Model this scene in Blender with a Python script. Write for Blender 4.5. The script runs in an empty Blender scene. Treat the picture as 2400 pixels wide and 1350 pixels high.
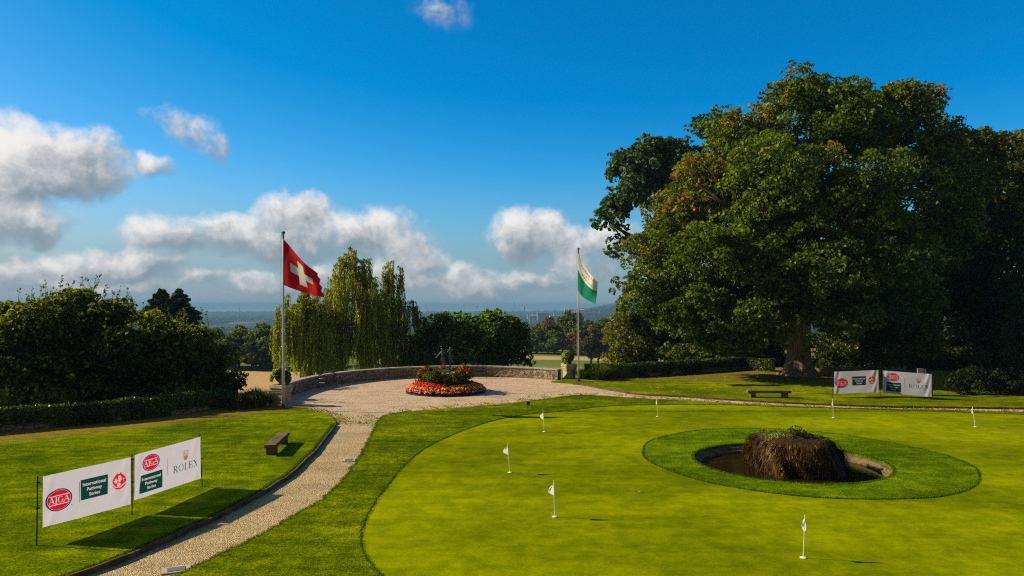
import bpy, bmesh, math, random
import numpy as np
from mathutils import Vector
from mathutils.geometry import tessellate_polygon

rng = np.random.default_rng(11)
random.seed(5)
S = bpy.context.scene
COL = S.collection
R = math.radians

# ------------------------------------------------------------------ camera
FPX, HOR, CAMZ = 1700.0, 715.0, 5.0
cam_d = bpy.data.cameras.new("camera")
cam = bpy.data.objects.new("camera", cam_d)
COL.objects.link(cam)
cam.location = (0, 0, CAMZ)
cam.rotation_euler = (R(90), 0, 0)
cam_d.sensor_width = 36
cam_d.lens = 36 * FPX / 2400
cam_d.shift_y = 40 / 2400
cam_d.clip_start = 0.1
cam_d.clip_end = 60000
S.camera = cam

# ------------------------------------------------------------------ exposure
S.view_settings.view_transform = 'Standard'
S.view_settings.look = 'None'
S.view_settings.gamma = 1
S.view_settings.exposure = 0.35
S.cycles.max_bounces = 8
S.cycles.diffuse_bounces = 2
S.cycles.glossy_bounces = 2
S.cycles.transmission_bounces = 4
S.cycles.transparent_max_bounces = 6
S.cycles.volume_bounces = 0
S.cycles.caustics_reflective = False
S.cycles.caustics_refractive = False
S.cycles.use_denoising = False
S.cycles.denoiser = 'OPENIMAGEDENOISE'
S.cycles.denoising_input_passes = 'RGB_ALBEDO_NORMAL'
S.cycles.filter_width = 1.15
S.cycles.sample_clamp_indirect = 4


def G(px, py, z=0.0):
    """a measured point of the place at height z (survey from the photograph)"""
    Y = FPX * (CAMZ - z) / (py - HOR)
    return Vector(((px - 1200) / FPX * Y, Y, z))


def P(px, py, Y):
    return Vector(((px - 1200) / FPX * Y, Y, CAMZ + (HOR - py) / FPX * Y))


# ------------------------------------------------------------------ sun
SUN_EL, SUN_V = R(31), Vector((-0.843, 0.153, 0.515)).normalized()
sd = bpy.data.lights.new("sun", 'SUN')
sd.energy = 5.0
sd.angle = R(0.55)
sd.color = (1.0, 0.87, 0.62)
sun = bpy.data.objects.new("sun", sd)
COL.objects.link(sun)
sun.rotation_euler = SUN_V.to_track_quat('Z', 'Y').to_euler()


# ------------------------------------------------------------------ node helpers
class NT:
    def __init__(s, tree):
        s.t = tree
        s.n = tree.nodes
        s.l = tree.links

    def node(s, typ, **kw):
        n = s.n.new(typ)
        for k, v in kw.items():
            setattr(n, k, v)
        return n

    def set(s, sock, v):
        if isinstance(v, bpy.types.NodeSocket):
            s.l.new(v, sock)
        elif v is not None:
            if isinstance(v, (tuple, list)) and len(v) == 3 and sock.type == 'RGBA':
                v = (*v, 1)
            sock.default_value = v

    def m(s, op, a, b=None, c=None, clamp=False):
        n = s.node('ShaderNodeMath', operation=op, use_clamp=clamp)
        s.set(n.inputs[0], a)
        if b is not None: s.set(n.inputs[1], b)
        if c is not None: s.set(n.inputs[2], c)
        return n.outputs[0]

    def v(s, op, a, b=None):
        n = s.node('ShaderNodeVectorMath', operation=op)
        s.set(n.inputs[0], a)
        if b is not None:
            s.set(n.inputs['Scale'] if op == 'SCALE' else n.inputs[1], b)
        return n.outputs['Value'] if op in ('LENGTH', 'DOT_PRODUCT', 'DISTANCE') else n.outputs[0]

    def mix(s, f, a, b, blend='MIX'):
        n = s.node('ShaderNodeMix', data_type='RGBA', blend_type=blend)
        s.set(n.inputs[0], f); s.set(n.inputs[6], a); s.set(n.inputs[7], b)
        return n.outputs[2]

    def noise(s, vec, scale, detail=4, rough=0.55, out='Fac', dist=0.0):
        n = s.node('ShaderNodeTexNoise')
        s.set(n.inputs['Vector'], vec)
        n.inputs['Scale'].default_value = scale
        n.inputs['Detail'].default_value = detail
        n.inputs['Roughness'].default_value = rough
        n.inputs['Distortion'].default_value = dist
        return n.outputs[out]

    def step(s, x, lo, hi, a=0.0, b=1.0):
        n = s.node('ShaderNodeMapRange', interpolation_type='SMOOTHSTEP')
        s.set(n.inputs[0], x)
        for i, q in enumerate((lo, hi, a, b)):
            s.set(n.inputs[i + 1], q)
        return n.outputs[0]

    def ramp(s, f, stops):
        n = s.node('ShaderNodeValToRGB')
        s.set(n.inputs[0], f)
        el = n.color_ramp.elements
        while len(el) < len(stops): el.new(0.5)
        for e, (p, c) in zip(el, stops):
            e.position = p; e.color = (*c, 1)
        return n.outputs[0]

    def bump(s, h, strength=0.5, dist=0.02):
        n = s.node('ShaderNodeBump')
        s.set(n.inputs['Height'], h)
        n.inputs['Strength'].default_value = strength
        n.inputs['Distance'].default_value = dist
        return n.outputs[0]

    def mapping(s, vec, scale=(1, 1, 1), rot=(0, 0, 0)):
        n = s.node('ShaderNodeMapping')
        s.set(n.inputs[0], vec)
        n.inputs['Scale'].default_value = scale
        n.inputs['Rotation'].default_value = rot
        return n.outputs[0]


# ------------------------------------------------------------------ world: sky and clouds
def build_world():
    W = bpy.data.worlds.new("World")
    S.world = W
    W.use_nodes = True
    t = NT(W.node_tree)
    for n in list(t.n): t.n.remove(n)
    sky = t.node('ShaderNodeTexSky', sky_type='NISHITA')
    sky.sun_disc = False
    sky.sun_elevation = SUN_EL
    sky.sun_rotation = math.atan2(SUN_V.x, SUN_V.y)
    sky.altitude = 400
    sky.air_density = 1.0
    sky.dust_density = 0.6
    sky.ozone_density = 3.0
    tc = t.node('ShaderNodeTexCoord')
    d = t.v('NORMALIZE', tc.outputs['Generated'])
    sp = t.node('ShaderNodeSeparateXYZ'); t.set(sp.inputs[0], d)
    az = t.m('ARCTAN2', sp.outputs[0], sp.outputs[1])
    el = t.m('ARCSINE', sp.outputs[2])
    cb = t.node('ShaderNodeCombineXYZ'); t.set(cb.inputs[0], az); t.set(cb.inputs[1], el)
    q = cb.outputs[0]
    # sky colour, deeper and more saturated
    hs = t.node('ShaderNodeHueSaturation')
    hs.inputs['Saturation'].default_value = 1.55
    hs.inputs['Value'].default_value = 1.15
    hs.inputs['Hue'].default_value = 0.492
    t.set(hs.inputs['Color'], sky.outputs[0])
    base = t.mix(1.0, hs.outputs[0], (0.95, 1.12, 1.27), 'MULTIPLY')
    sunside = t.step(t.v('DOT_PRODUCT', d, tuple(SUN_V)), 0.15, 0.95)
    base = t.mix(1.0, base, t.mix(sunside, (0.7, 1.0, 1.0), (1.55, 1.0, 0.86)), 'MULTIPLY')
    # domain warp
    w1 = t.v('SUBTRACT', t.noise(q, 9, 3, 0.55, 'Color'), (0.5, 0.5, 0.5))
    w2 = t.v('SUBTRACT', t.noise(q, 40, 4, 0.6, 'Color'), (0.5, 0.5, 0.5))
    qw = t.v('ADD', q, t.v('ADD', t.v('SCALE', w1, 0.05), t.v('SCALE', w2, 0.018)))
    clouds = [
        (80, 350, 165, 78, 1.0), (185, 360, 95, 70, 1.0), (10, 400, 130, 75, 1.0), (235, 410, 60, 42, .8), (120, 420, 130, 40, .8),
        (350, 388, 60, 26, .55), (30, 505, 125, 52, .95), (90, 530, 70, 40, .8), (445, 300, 75, 38, .42), (395, 270, 45, 26, .36), (505, 330, 40, 40, .45),
        (690, 498, 85, 42, .95), (560, 535, 110, 42, .9), (410, 540, 110, 42, .9), (860, 540, 115, 46, .95), (950, 575, 80, 36, .85),
        (690, 550, 170, 44, .8), (290, 615, 130, 34, .95), (130, 632, 130, 30, .8), (10, 645, 90, 28, .8), (590, 645, 90, 24, .6),
        (975, 612, 72, 34, .95), (1085, 640, 70, 24, .7), (1225, 545, 68, 54, 1.0), (1275, 540, 55, 46, .9), (1345, 570, 75, 36, .75), (1430, 560, 60, 42, .8),
        (1195, 652, 60, 22, .65), (760, 640, 60, 24, .6), (1035, 12, 62, 34, .33), (1330, 640, 90, 20, .5), (850, 655, 120, 22, .55),
        (1130, 668, 130, 24, .75), (1260, 660, 90, 20, .7), (640, 664, 100, 20, .6), (470, 652, 60, 18, .5), (190, 666, 180, 18, .65), (1360, 612, 110, 30, .6), (1010, 655, 100, 22, .7), (330, 664, 90, 16, .55), (900, 640, 90, 26, .7), (-250, 480, 190, 80, .9), (2700, 560, 200, 70, .9), (2950, 430, 170, 60, .8), (-600, 560, 220, 60, .8),
    ]
    M = None; SW = None; SS = None
    for px, py, rx, ry, w in clouds:
        ux, uz = (px - 1200) / FPX, (HOR - py) / FPX
        a = math.atan2(ux, 1); e = math.atan2(uz, math.hypot(1, ux))
        ca = math.cos(a)
        rxa, rya = 1.25 * rx / FPX * ca * ca, 1.28 * ry / FPX * ca
        dl = t.v('MULTIPLY', t.v('SUBTRACT', qw, (a, e - rya * .15, 0)), (1 / rxa, 1 / rya, 0))
        m = t.m('SUBTRACT', 1.25, t.v('LENGTH', dl), clamp=True)
        m = t.m('MULTIPLY', m, w)
        M = m if M is None else t.m('MAXIMUM', M, m)
        wt = t.m('MULTIPLY', m, m)
        sy = t.v('DOT_PRODUCT', dl, (-0.35, 0.94, 0))
        if SW is None:
            SW, SS = wt, t.m('MULTIPLY', wt, sy)
        else:
            SW = t.m('ADD', SW, wt)
            SS = t.m('MULTIPLY_ADD', wt, sy, SS)
    sh = t.m('DIVIDE', SS, t.m('ADD', SW, 0.02))
    fb = t.noise(q, 26, 9, 0.58, dist=0.35)
    fine = t.noise(qw, 60, 6, 0.62)
    dens = t.m('ADD', M, t.m('MULTIPLY', t.m('SUBTRACT', fb, 0.5), 1.15))
    dens = t.m('ADD', dens, t.m('MULTIPLY', t.m('SUBTRACT', fine, 0.5), 0.35))
    gate = t.step(M, 0.02, 0.35)
    alpha = t.m('MULTIPLY', t.step(dens, 0.0, 0.74), gate)
    # thin veil towards the horizon
    veil_n = t.noise(t.mapping(q, (1, 3.2, 1)), 7, 7, 0.6)
    low = t.step(el, 0.11, 0.015)
    veil = t.m('MULTIPLY', t.step(veil_n, 0.30, 0.7), t.m('MULTIPLY', low, 0.85))
    bright = t.m('ADD', t.m('MULTIPLY_ADD', sh, 0.62, 0.60), t.m('MULTIPLY', t.m('SUBTRACT', fine, 0.5), 0.5))
    bright = t.m('ADD', bright, t.m('MULTIPLY', t.m('SUBTRACT', fb, 0.5), 0.9))
    ccol = t.ramp(t.step(bright, 0.0, 1.05), [(0.0, (1.7, 2.35, 3.0)), (0.35, (3.0, 3.6, 4.1)), (0.7, (5.8, 5.8, 5.9)), (1.0, (9.0, 8.7, 8.4))])
    hz = t.mix(t.step(el, 0.20, -0.01, 0.0, 0.92), base, (2.2, 3.4, 4.4))
    c1 = t.mix(veil, hz, (3.1, 3.8, 4.35))
    # clouds low over the horizon are seen through more air
    fade = t.step(el, -0.02, 0.14, 0.35, 1.0)
    c2 = t.mix(t.m('MULTIPLY', alpha, t.m('MULTIPLY_ADD', fade, 0.35, 0.63)), c1, ccol)
    # unseen grey cloud deck added behind the camera to neutralise the shade light
    added_deck = t.m('MULTIPLY', t.step(sp.outputs[1], -0.02, -0.35), t.step(t.noise(d, 2.2, 5, .6), .30, .50))
    c2 = t.mix(t.m('MULTIPLY', added_deck, .92), c2, t.mix(t.noise(d, 4, 5, .6), (0.8, .72, .58), (2.0, 1.8, 1.45)))
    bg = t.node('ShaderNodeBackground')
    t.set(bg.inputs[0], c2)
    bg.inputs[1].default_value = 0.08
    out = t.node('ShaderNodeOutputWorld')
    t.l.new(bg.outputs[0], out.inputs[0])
    W.cycles.sampling_method = 'MANUAL'
    W.cycles.sample_map_resolution = 512


build_world()


# ------------------------------------------------------------------ mesh helpers
def link(o, parent=None):
    COL.objects.link(o)
    if parent is not None:
        o.parent = parent
    return o


def tag(o, label=None, cat=None, group=None, kind=None):
    if label: o['label'] = label
    if cat: o['category'] = cat
    if group: o['group'] = group
    if kind: o['kind'] = kind
    return o


def empty(name, loc, label, cat, group=None):
    o = bpy.data.objects.new(name, None)
    o.empty_display_size = 0.2
    o.location = loc
    link(o)
    return tag(o, label, cat, group)


def fast_mesh(name, co, faces, mats, parent=None, attrs=None, smooth=False, midx=None, origin=None):
    """co (n,3) array, faces (m,k) int array"""
    co = np.asarray(co, dtype=np.float32)
    if parent is not None:
        co = co - np.array(parent.matrix_world_loc if hasattr(parent, 'matrix_world_loc') else root_loc(parent), dtype=np.float32)
    elif origin is not None:
        co = co - np.array(origin, dtype=np.float32)
    faces = np.asarray(faces, dtype=np.int32)
    me = bpy.data.meshes.new(name)
    me.vertices.add(len(co)); me.vertices.foreach_set('co', co.ravel())
    m, k = faces.shape
    me.loops.add(m * k); me.loops.foreach_set('vertex_index', faces.ravel())
    me.polygons.add(m)
    me.polygons.foreach_set('loop_start', np.arange(0, m * k, k, dtype=np.int32))
    try:
        me.polygons.foreach_set('loop_total', np.full(m, k, dtype=np.int32))
    except Exception:
        pass
    if smooth:
        me.polygons.foreach_set('use_smooth', np.ones(m, dtype=bool))
    if midx is not None:
        me.polygons.foreach_set('material_index', np.asarray(midx, dtype=np.int32))
    for nm, arr in (attrs or {}).items():
        a = me.attributes.new(nm, 'FLOAT', 'FACE')
        a.data.foreach_set('value', np.asarray(arr, dtype=np.float32))
    me.update(calc_edges=True)
    for mm in (mats if isinstance(mats, (list, tuple)) else [mats]):
        me.materials.append(mm)
    o = bpy.data.objects.new(name, me)
    if origin is not None and parent is None:
        o.location = origin
    return link(o, parent)


def root_loc(o):
    l = Vector((0, 0, 0))
    while o is not None:
        l += o.location
        o = o.parent
    return tuple(l)


class MB:
    def __init__(s):
        s.v = []; s.f = []; s.mi = []

    def face(s, pts, mi=0):
        b = len(s.v)
        s.v += [tuple(p) for p in pts]
        s.f.append(tuple(range(b, b + len(pts)))); s.mi.append(mi)

    def box(s, c, size, rz=0.0, mi=0, taper=1.0):
        x, y, z = (q / 2 for q in size)
        ca, sa = math.cos(rz), math.sin(rz)
        b = len(s.v)
        for dz in (-z, z):
            k = taper if dz > 0 else 1.0
            for dx, dy in ((-x, -y), (x, -y), (x, y), (-x, y)):
                dx *= k; dy *= k
                s.v.append((c[0] + dx * ca - dy * sa, c[1] + dx * sa + dy * ca, c[2] + dz))
        for f in ((0, 3, 2, 1), (4, 5, 6, 7), (0, 1, 5, 4), (1, 2, 6, 5), (2, 3, 7, 6), (3, 0, 4, 7)):
            s.f.append(tuple(b + i for i in f)); s.mi.append(mi)

    def tube(s, pts, rad, n=8, mi=0, caps=True):
        pts = [Vector(p) for p in pts]
        rad = rad if isinstance(rad, (list, tuple)) else [rad] * len(pts)
        b = len(s.v)
        prev = None
        for i, p in enumerate(pts):
            d = (pts[min(i + 1, len(pts) - 1)] - pts[max(i - 1, 0)]).normalized()
            a = d.cross(Vector((0, 0, 1)) if abs(d.z) < 0.95 else Vector((1, 0, 0))).normalized()
            if prev is not None:
                a = (prev - d * prev.dot(d)).normalized()
            prev = a
            c = d.cross(a)
            for k in range(n):
                t = 2 * math.pi * k / n
                s.v.append(tuple(p + (a * math.cos(t) + c * math.sin(t)) * rad[i]))
        for i in range(len(pts) - 1):
            for k in range(n):
                k2 = (k + 1) % n
                s.f.append((b + i * n + k, b + i * n + k2, b + (i + 1) * n + k2, b + (i + 1) * n + k)); s.mi.append(mi)
        if caps:
            s.f.append(tuple(b + k for k in reversed(range(n)))); s.mi.append(mi)
            e = b + (len(pts) - 1) * n
            s.f.append(tuple(e + k for k in range(n))); s.mi.append(mi)

    def lathe(s, prof, c=(0, 0, 0), n=24, mi=0, amp=None):
        b = len(s.v)
        for i, (r, z) in enumerate(prof):
            for k in range(n):
                t = 2 * math.pi * k / n
                rr = r * (1 + (amp(t, z) if amp else 0))
                s.v.append((c[0] + rr * math.cos(t), c[1] + rr * math.sin(t), c[2] + z))
        for i in range(len(prof) - 1):
            for k in range(n):
                k2 = (k + 1) % n
                s.f.append((b + i * n + k, b + i * n + k2, b + (i + 1) * n + k2, b + (i + 1) * n + k)); s.mi.append(mi)

    def poly(s, loops, z, mi=0, skirt=None):
        """flat polygon with holes; loops of 2D points; optional skirt down to z=skirt"""
        vs = [[Vector((p[0], p[1], 0)) for p in lp] for lp in loops]
        flat = [p for lp in vs for p in lp]
        tris = tessellate_polygon(vs)
        b = len(s.v)
        zz = z if callable(z) else (lambda x, y: z)
        s.v += [(p.x, p.y, zz(p.x, p.y)) for p in flat]
        for t in tris:
            a, c, d = (flat[i] for i in t)
            cr = (c - a).cross(d - a).z
            if abs(cr) < 1e-9: continue
            s.f.append(tuple(b + i for i in (t if cr > 0 else reversed(t)))); s.mi.append(mi)
        if skirt is not None:
            k0 = b
            for lp in vs:
                n = len(lp)
                b2 = len(s.v)
                s.v += [(p.x, p.y, skirt) for p in lp]
                for i in range(n):
                    j = (i + 1) % n
                    s.f.append((k0 + i, k0 + j, b2 + j, b2 + i)); s.mi.append(mi)
                k0 += n

    def build(s, name, mats, parent=None, smooth=False, origin=None):
        me = bpy.data.meshes.new(name)
        off = Vector(root_loc(parent)) if parent is not None else Vector(origin or (0, 0, 0))
        me.from_pydata([(v[0] - off.x, v[1] - off.y, v[2] - off.z) for v in s.v], [], s.f)
        for m in (mats if isinstance(mats, (list, tuple)) else [mats]):
            me.materials.append(m)
        if len(set(s.mi)) > 1:
            me.polygons.foreach_set('material_index', s.mi)
        if smooth:
            me.polygons.foreach_set('use_smooth', [True] * len(s.f))
        me.validate()
        me.update()
        o = bpy.data.objects.new(name, me)
        if parent is None: o.location = off
        return link(o, parent)


def catmull(pts, step=0.15, closed=False):
    P_ = [np.array(p[:2], float) for p in pts]
    n = len(P_)
    out = []
    rngi = range(n) if closed else range(n - 1)
    for i in rngi:
        if closed:
            a, b, c, d = P_[i - 1], P_[i], P_[(i + 1) % n], P_[(i + 2) % n]
        else:
            a, b, c, d = P_[max(i - 1, 0)], P_[i], P_[i + 1], P_[min(i + 2, n - 1)]
        k = max(1, int(np.linalg.norm(c - b) / step))
        for j in range(k):
            t = j / k
            out.append(0.5 * ((2 * b) + (-a + c) * t + (2 * a - 5 * b + 4 * c - d) * t * t + (-a + 3 * b - 3 * c + d) * t ** 3))
    if not closed: out.append(P_[-1])
    return [tuple(p) for p in out]


def pxline(pts, z=0.0, step=0.15, closed=False):
    return catmull([G(x, y, z) for x, y in pts], step, closed)


# ------------------------------------------------------------------ materials
def new_mat(name):
    m = bpy.data.materials.new(name)
    m.use_nodes = True
    t = NT(m.node_tree)
    b = t.n['Principled BSDF']
    return m, t, b


def obj_co(t):
    return t.node('ShaderNodeTexCoord').outputs['Object']


def pos(t):
    return t.node('ShaderNodeNewGeometry').outputs['Position']


def simple_mat(name, col, rough=0.6, metal=0.0, spec=0.4, var=0.15, scale=8.0, bump=0.0, bscale=40.0):
    m, t, b = new_mat(name)
    c = obj_co(t)
    n = t.noise(c, scale, 5, 0.6)
    k = t.m('MULTIPLY_ADD', n, 2 * var, 1 - var)
    t.set(b.inputs['Base Color'], t.mix(1.0, col, k, 'MULTIPLY'))
    b.inputs['Roughness'].default_value = rough
    b.inputs['Metallic'].default_value = metal
    b.inputs['Specular IOR Level'].default_value = spec
    if bump:
        t.set(b.inputs['Normal'], t.bump(t.noise(c, bscale, 4, 0.6), bump, 0.01))
    return m


def leaf_mat(name, ca, cb, cc=None, trans=0.3, rough=0.55, spec=0.08, amt=1.15):
    """leaves: hue 0..1 picks between ca and cb (cc past 0.85); tone is a per-leaf variation"""
    m, t, b = new_mat(name)
    tone = t.node('ShaderNodeAttribute', attribute_name='tone').outputs['Fac']
    hue = t.node('ShaderNodeAttribute', attribute_name='hue').outputs['Fac']
    stops = [(0.0, ca), (0.7, cb)]
    if cc: stops += [(0.88, cc)]
    col = t.ramp(hue, stops)
    k = t.m('MULTIPLY_ADD', t.m('POWER', tone, 1.6), 1.25 * amt, 1 - 0.55 * amt)
    col = t.mix(1.0, col, k, 'MULTIPLY')
    t.set(b.inputs['Base Color'], col)
    b.inputs['Roughness'].default_value = rough
    b.inputs['Specular IOR Level'].default_value = spec
    tr = t.node('ShaderNodeBsdfTranslucent')
    t.set(tr.inputs[0], t.mix(1.0, col, (1.5, 1.6, 0.5), 'MULTIPLY'))
    mx = t.node('ShaderNodeMixShader')
    mx.inputs[0].default_value = trans
    t.l.new(b.outputs[0], mx.inputs[1]); t.l.new(tr.outputs[0], mx.inputs[2])
    t.l.new(mx.outputs[0], t.n['Material Output'].inputs[0])
    return m


def grass_mat(name, ca, cb, cc, dry=None, fine=90.0, bump=0.6, streak=True, wide=True):
    m, t, b = new_mat(name)
    c = pos(t)
    big = t.noise(c, 0.35, 4, 0.6)
    mid = t.noise(t.mapping(c, (1.0, 1.0, 1)), 2.2, 5, 0.65)
    fn = t.noise(c, fine * .5, 3, 0.75)
    fn2 = t.noise(c, fine * 0.2, 3, 0.75)
    f = t.m('ADD', t.m('MULTIPLY', big, 0.35), t.m('ADD', t.m('MULTIPLY', mid, 0.30), t.m('ADD', t.m('MULTIPLY', fn, 0.7), t.m('MULTIPLY', fn2, 0.45))))
    if streak:
        st = t.noise(t.mapping(c, (0.25, 3.0, 1), (0, 0, 0.25)), 1.0, 4, 0.6)
        f = t.m('ADD', f, t.m('MULTIPLY', t.m('SUBTRACT', st, 0.5), 0.25))
    f = t.m('SUBTRACT', f, 0.40)
    col = t.ramp(f, [(0.34, ca), (0.5, cb), (0.67, cc)])
    if wide:
        wv_ = t.noise(t.mapping(c, (0.10, 0.22, 1), (0, 0, 0.3)), 1.0, 5, 0.6)
        sp_y = t.node('ShaderNodeSeparateXYZ'); t.set(sp_y.inputs[0], c)
        col = t.mix(1.0, col, t.mix(t.step(wv_, .36, .64), (0.74, 0.80, 0.8), (1.22, 1.22, 1.1)), 'MULTIPLY')
        patch = t.noise(c, 1.1, 6, 0.7)
        col = t.mix(1.0, col, t.mix(t.step(patch, .38, .62), (0.86, 0.90, 0.9), (1.12, 1.08, 1.0)), 'MULTIPLY')
    if dry:
        for (x0, y0, nx, ny, lo, hi, amt, dc) in dry:
            dd = t.v('DOT_PRODUCT', t.v('SUBTRACT', c, (x0, y0, 0)), (nx, ny, 0))
            dd = t.m('ADD', dd, t.m('MULTIPLY', t.m('SUBTRACT', t.noise(c, 0.9, 5, 0.7), 0.5), 2.4))
            k = t.m('MULTIPLY', t.step(dd, hi, lo), t.m('MULTIPLY', t.step(t.m('ADD', mid, t.m('MULTIPLY', fn, 0.3)), 0.35, 0.68), amt))
            col = t.mix(k, col, t.mix(fn, tuple(q * .55 for q in dc), dc))
    t.set(b.inputs['Base Color'], col)
    b.inputs['Roughness'].default_value = 0.75
    b.inputs['Specular IOR Level'].default_value = 0.0
    t.set(b.inputs['Normal'], t.bump(t.m('ADD', fn, t.m('MULTIPLY', fn2, 1.2)), bump, 0.04))
    return m


def gravel_mat():
    m, t, b = new_mat("gravel")
    c = pos(t)
    vo = t.node('ShaderNodeTexVoronoi'); t.set(vo.inputs['Vector'], c); vo.inputs['Scale'].default_value = 38
    cellc = vo.outputs['Color']
    bw = t.node('ShaderNodeRGBToBW'); t.set(bw.inputs[0], cellc)
    vo2 = t.node('ShaderNodeTexVoronoi'); t.set(vo2.inputs['Vector'], c); vo2.inputs['Scale'].default_value = 60
    bw2 = t.node('ShaderNodeRGBToBW'); t.set(bw2.inputs[0], vo2.outputs['Color'])
    k = t.m('ADD', t.m('MULTIPLY', bw.outputs[0], 0.55), t.m('MULTIPLY', bw2.outputs[0], 0.45))
    k = t.m('ADD', k, t.m('MULTIPLY', t.m('SUBTRACT', t.noise(c, 11, 4, .75), .5), 1.1))
    trk = t.noise(t.mapping(c, (0.35, 1.6, 1), (0, 0, .12)), 1.0, 5, .65)
    k = t.m('ADD', k, t.m('MULTIPLY', t.m('SUBTRACT', trk, .5), .5))
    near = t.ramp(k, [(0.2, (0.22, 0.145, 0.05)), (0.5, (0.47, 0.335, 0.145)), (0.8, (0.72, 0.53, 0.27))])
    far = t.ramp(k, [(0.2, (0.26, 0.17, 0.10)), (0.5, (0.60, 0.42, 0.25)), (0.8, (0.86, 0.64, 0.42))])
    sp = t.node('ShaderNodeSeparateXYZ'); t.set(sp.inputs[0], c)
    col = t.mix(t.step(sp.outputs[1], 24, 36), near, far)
    big = t.noise(c, 0.8, 5, 0.65)
    col = t.mix(t.step(big, 0.45, 0.72, 0.0, 0.45), col, (0.24, 0.175, 0.085))
    weed = t.noise(c, 5, 5, 0.7)
    col = t.mix(t.m('MULTIPLY', t.step(weed, 0.62, 0.70), t.step(big, 0.52, 0.66)), col, (0.10, 0.12, 0.02))
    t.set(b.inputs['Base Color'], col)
    b.inputs['Roughness'].default_value = 0.85
    b.inputs['Specular IOR Level'].default_value = 0.2
    h = t.m('SUBTRACT', 1.0, vo.outputs['Distance'])
    t.set(b.inputs['Normal'], t.bump(t.m('ADD', h, t.m('MULTIPLY', t.noise(c, 3, 4, .6), .8)), 0.8, 0.03))
    return m


def stone_mat(name, c1, c2, cm, scale=3.0, mortar=0.06, bump=0.8, flat=False):
    m, t, b = new_mat(name)
    c = pos(t)
    wn = t.v('SUBTRACT', t.noise(c, 5, 3, .6, 'Color'), (.5, .5, .5))
    cw = t.v('ADD', t.mapping(c, (1, 1, 1.7)), t.v('SCALE', wn, 0.18))
    vo = t.node('ShaderNodeTexVoronoi', feature='DISTANCE_TO_EDGE'); t.set(vo.inputs['Vector'], cw); vo.inputs['Scale'].default_value = scale
    vc = t.node('ShaderNodeTexVoronoi'); t.set(vc.inputs['Vector'], cw); vc.inputs['Scale'].default_value = scale
    bw = t.node('ShaderNodeRGBToBW'); t.set(bw.inputs[0], vc.outputs['Color'])
    n = t.noise(c, 14, 6, .65)
    n2 = t.noise(c, 2.2, 5, .65)
    col = t.mix(t.m('ADD', t.m('MULTIPLY', bw.outputs[0], .6), t.m('MULTIPLY', n, .45)), c1, c2)
    if not flat:
        col = t.mix(t.step(vo.outputs['Distance'], mortar, 0.0), col, cm)
    col = t.mix(t.step(n2, .48, .72, 0, .75), col, tuple(q * .33 for q in c1))
    t.set(b.inputs['Base Color'], col)
    b.inputs['Roughness'].default_value = 0.9
    b.inputs['Specular IOR Level'].default_value = 0.15
    h = t.m('ADD', t.m('MULTIPLY', t.step(vo.outputs['Distance'], 0, .12), 0.0 if flat else 1.0), t.m('MULTIPLY', n, .6))
    t.set(b.inputs['Normal'], t.bump(h, bump, 0.04))
    return m


def bark_mat(name, c1, c2, sc=2.2):
    m, t, b = new_mat(name)
    c = obj_co(t)
    n = t.noise(t.mapping(c, (1, 1, 0.18)), sc * 3, 6, .65, dist=.6)
    n2 = t.noise(c, sc * .7, 4, .6)
    col = t.mix(t.step(n, .35, .65), c1, c2)
    col = t.mix(t.step(n2, .5, .7, 0, .5), col, (0.06, 0.07, 0.02))
    t.set(b.inputs['Base Color'], col)
    b.inputs['Roughness'].default_value = .9
    b.inputs['Specular IOR Level'].default_value = .15
    t.set(b.inputs['Normal'], t.bump(n, 1.0, 0.08))
    return m


def cloth_mat(name, col, trans=0.45):
    m, t, b = new_mat(name)
    c = obj_co(t)
    n = t.noise(c, 5, 4, .6)
    cc = t.mix(1.0, col, t.m('MULTIPLY_ADD', n, .16, .92), 'MULTIPLY')
    t.set(b.inputs['Base Color'], cc)
    b.inputs['Roughness'].default_value = .7
    b.inputs['Specular IOR Level'].default_value = .15
    t.set(b.inputs['Normal'], t.bump(t.noise(c, 9, 3, .5), .12, .02))
    tr = t.node('ShaderNodeBsdfTranslucent'); t.set(tr.inputs[0], cc)
    mx = t.node('ShaderNodeMixShader'); mx.inputs[0].default_value = trans
    t.l.new(b.outputs[0], mx.inputs[1]); t.l.new(tr.outputs[0], mx.inputs[2])
    t.l.new(mx.outputs[0], t.n['Material Output'].inputs[0])
    return m


M = {}
HA, HB = Vector((-19.7, 27.9, 0)), Vector((-13.0, 34.7, 0))
hd = (HB - HA).normalized()
hn = Vector((hd.y, -hd.x, 0))          # towards the lawn
M['lawn'] = grass_mat("lawn_grass", (0.036, 0.066, 0.0003), (0.118, 0.160, 0.0005), (0.33, 0.35, 0.004),
                      dry=[(HA.x, HA.y, hn.x, hn.y, 1.2, 3.6, 0.95, (0.36, 0.22, 0.04))])
M['lawn_right'] = grass_mat("right_lawn_grass", (0.045, 0.075, 0.0003), (0.140, 0.170, 0.0005), (0.33, 0.32, 0.004),  # the right lawn's own grass colour
                            dry=[(11.0, 50.5, -.22, -.97, 0.5, 5.0, 0.75, (0.28, 0.19, 0.04))])
M['rough'] = grass_mat("rough_grass", (0.030, 0.054, 0.0003), (0.108, 0.145, 0.0005), (0.31, 0.33, 0.006), fine=80, bump=0.8)
M['collar'] = grass_mat("collar_grass", (0.034, 0.070, 0.0003), (0.110, 0.175, 0.0005), (0.27, 0.32, 0.006), fine=80, bump=0.8)
M['green'] = grass_mat("putting_grass", (0.120, 0.145, 0.0002), (0.190, 0.215, 0.0003), (0.275, 0.285, 0.0006), fine=110, bump=0.15)
M['gravel'] = gravel_mat()
M['wall_stone'] = stone_mat("rubble_stone", (0.13, 0.085, 0.05), (0.48, 0.38, 0.26), (0.09, 0.06, 0.035), 3.6)
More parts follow.
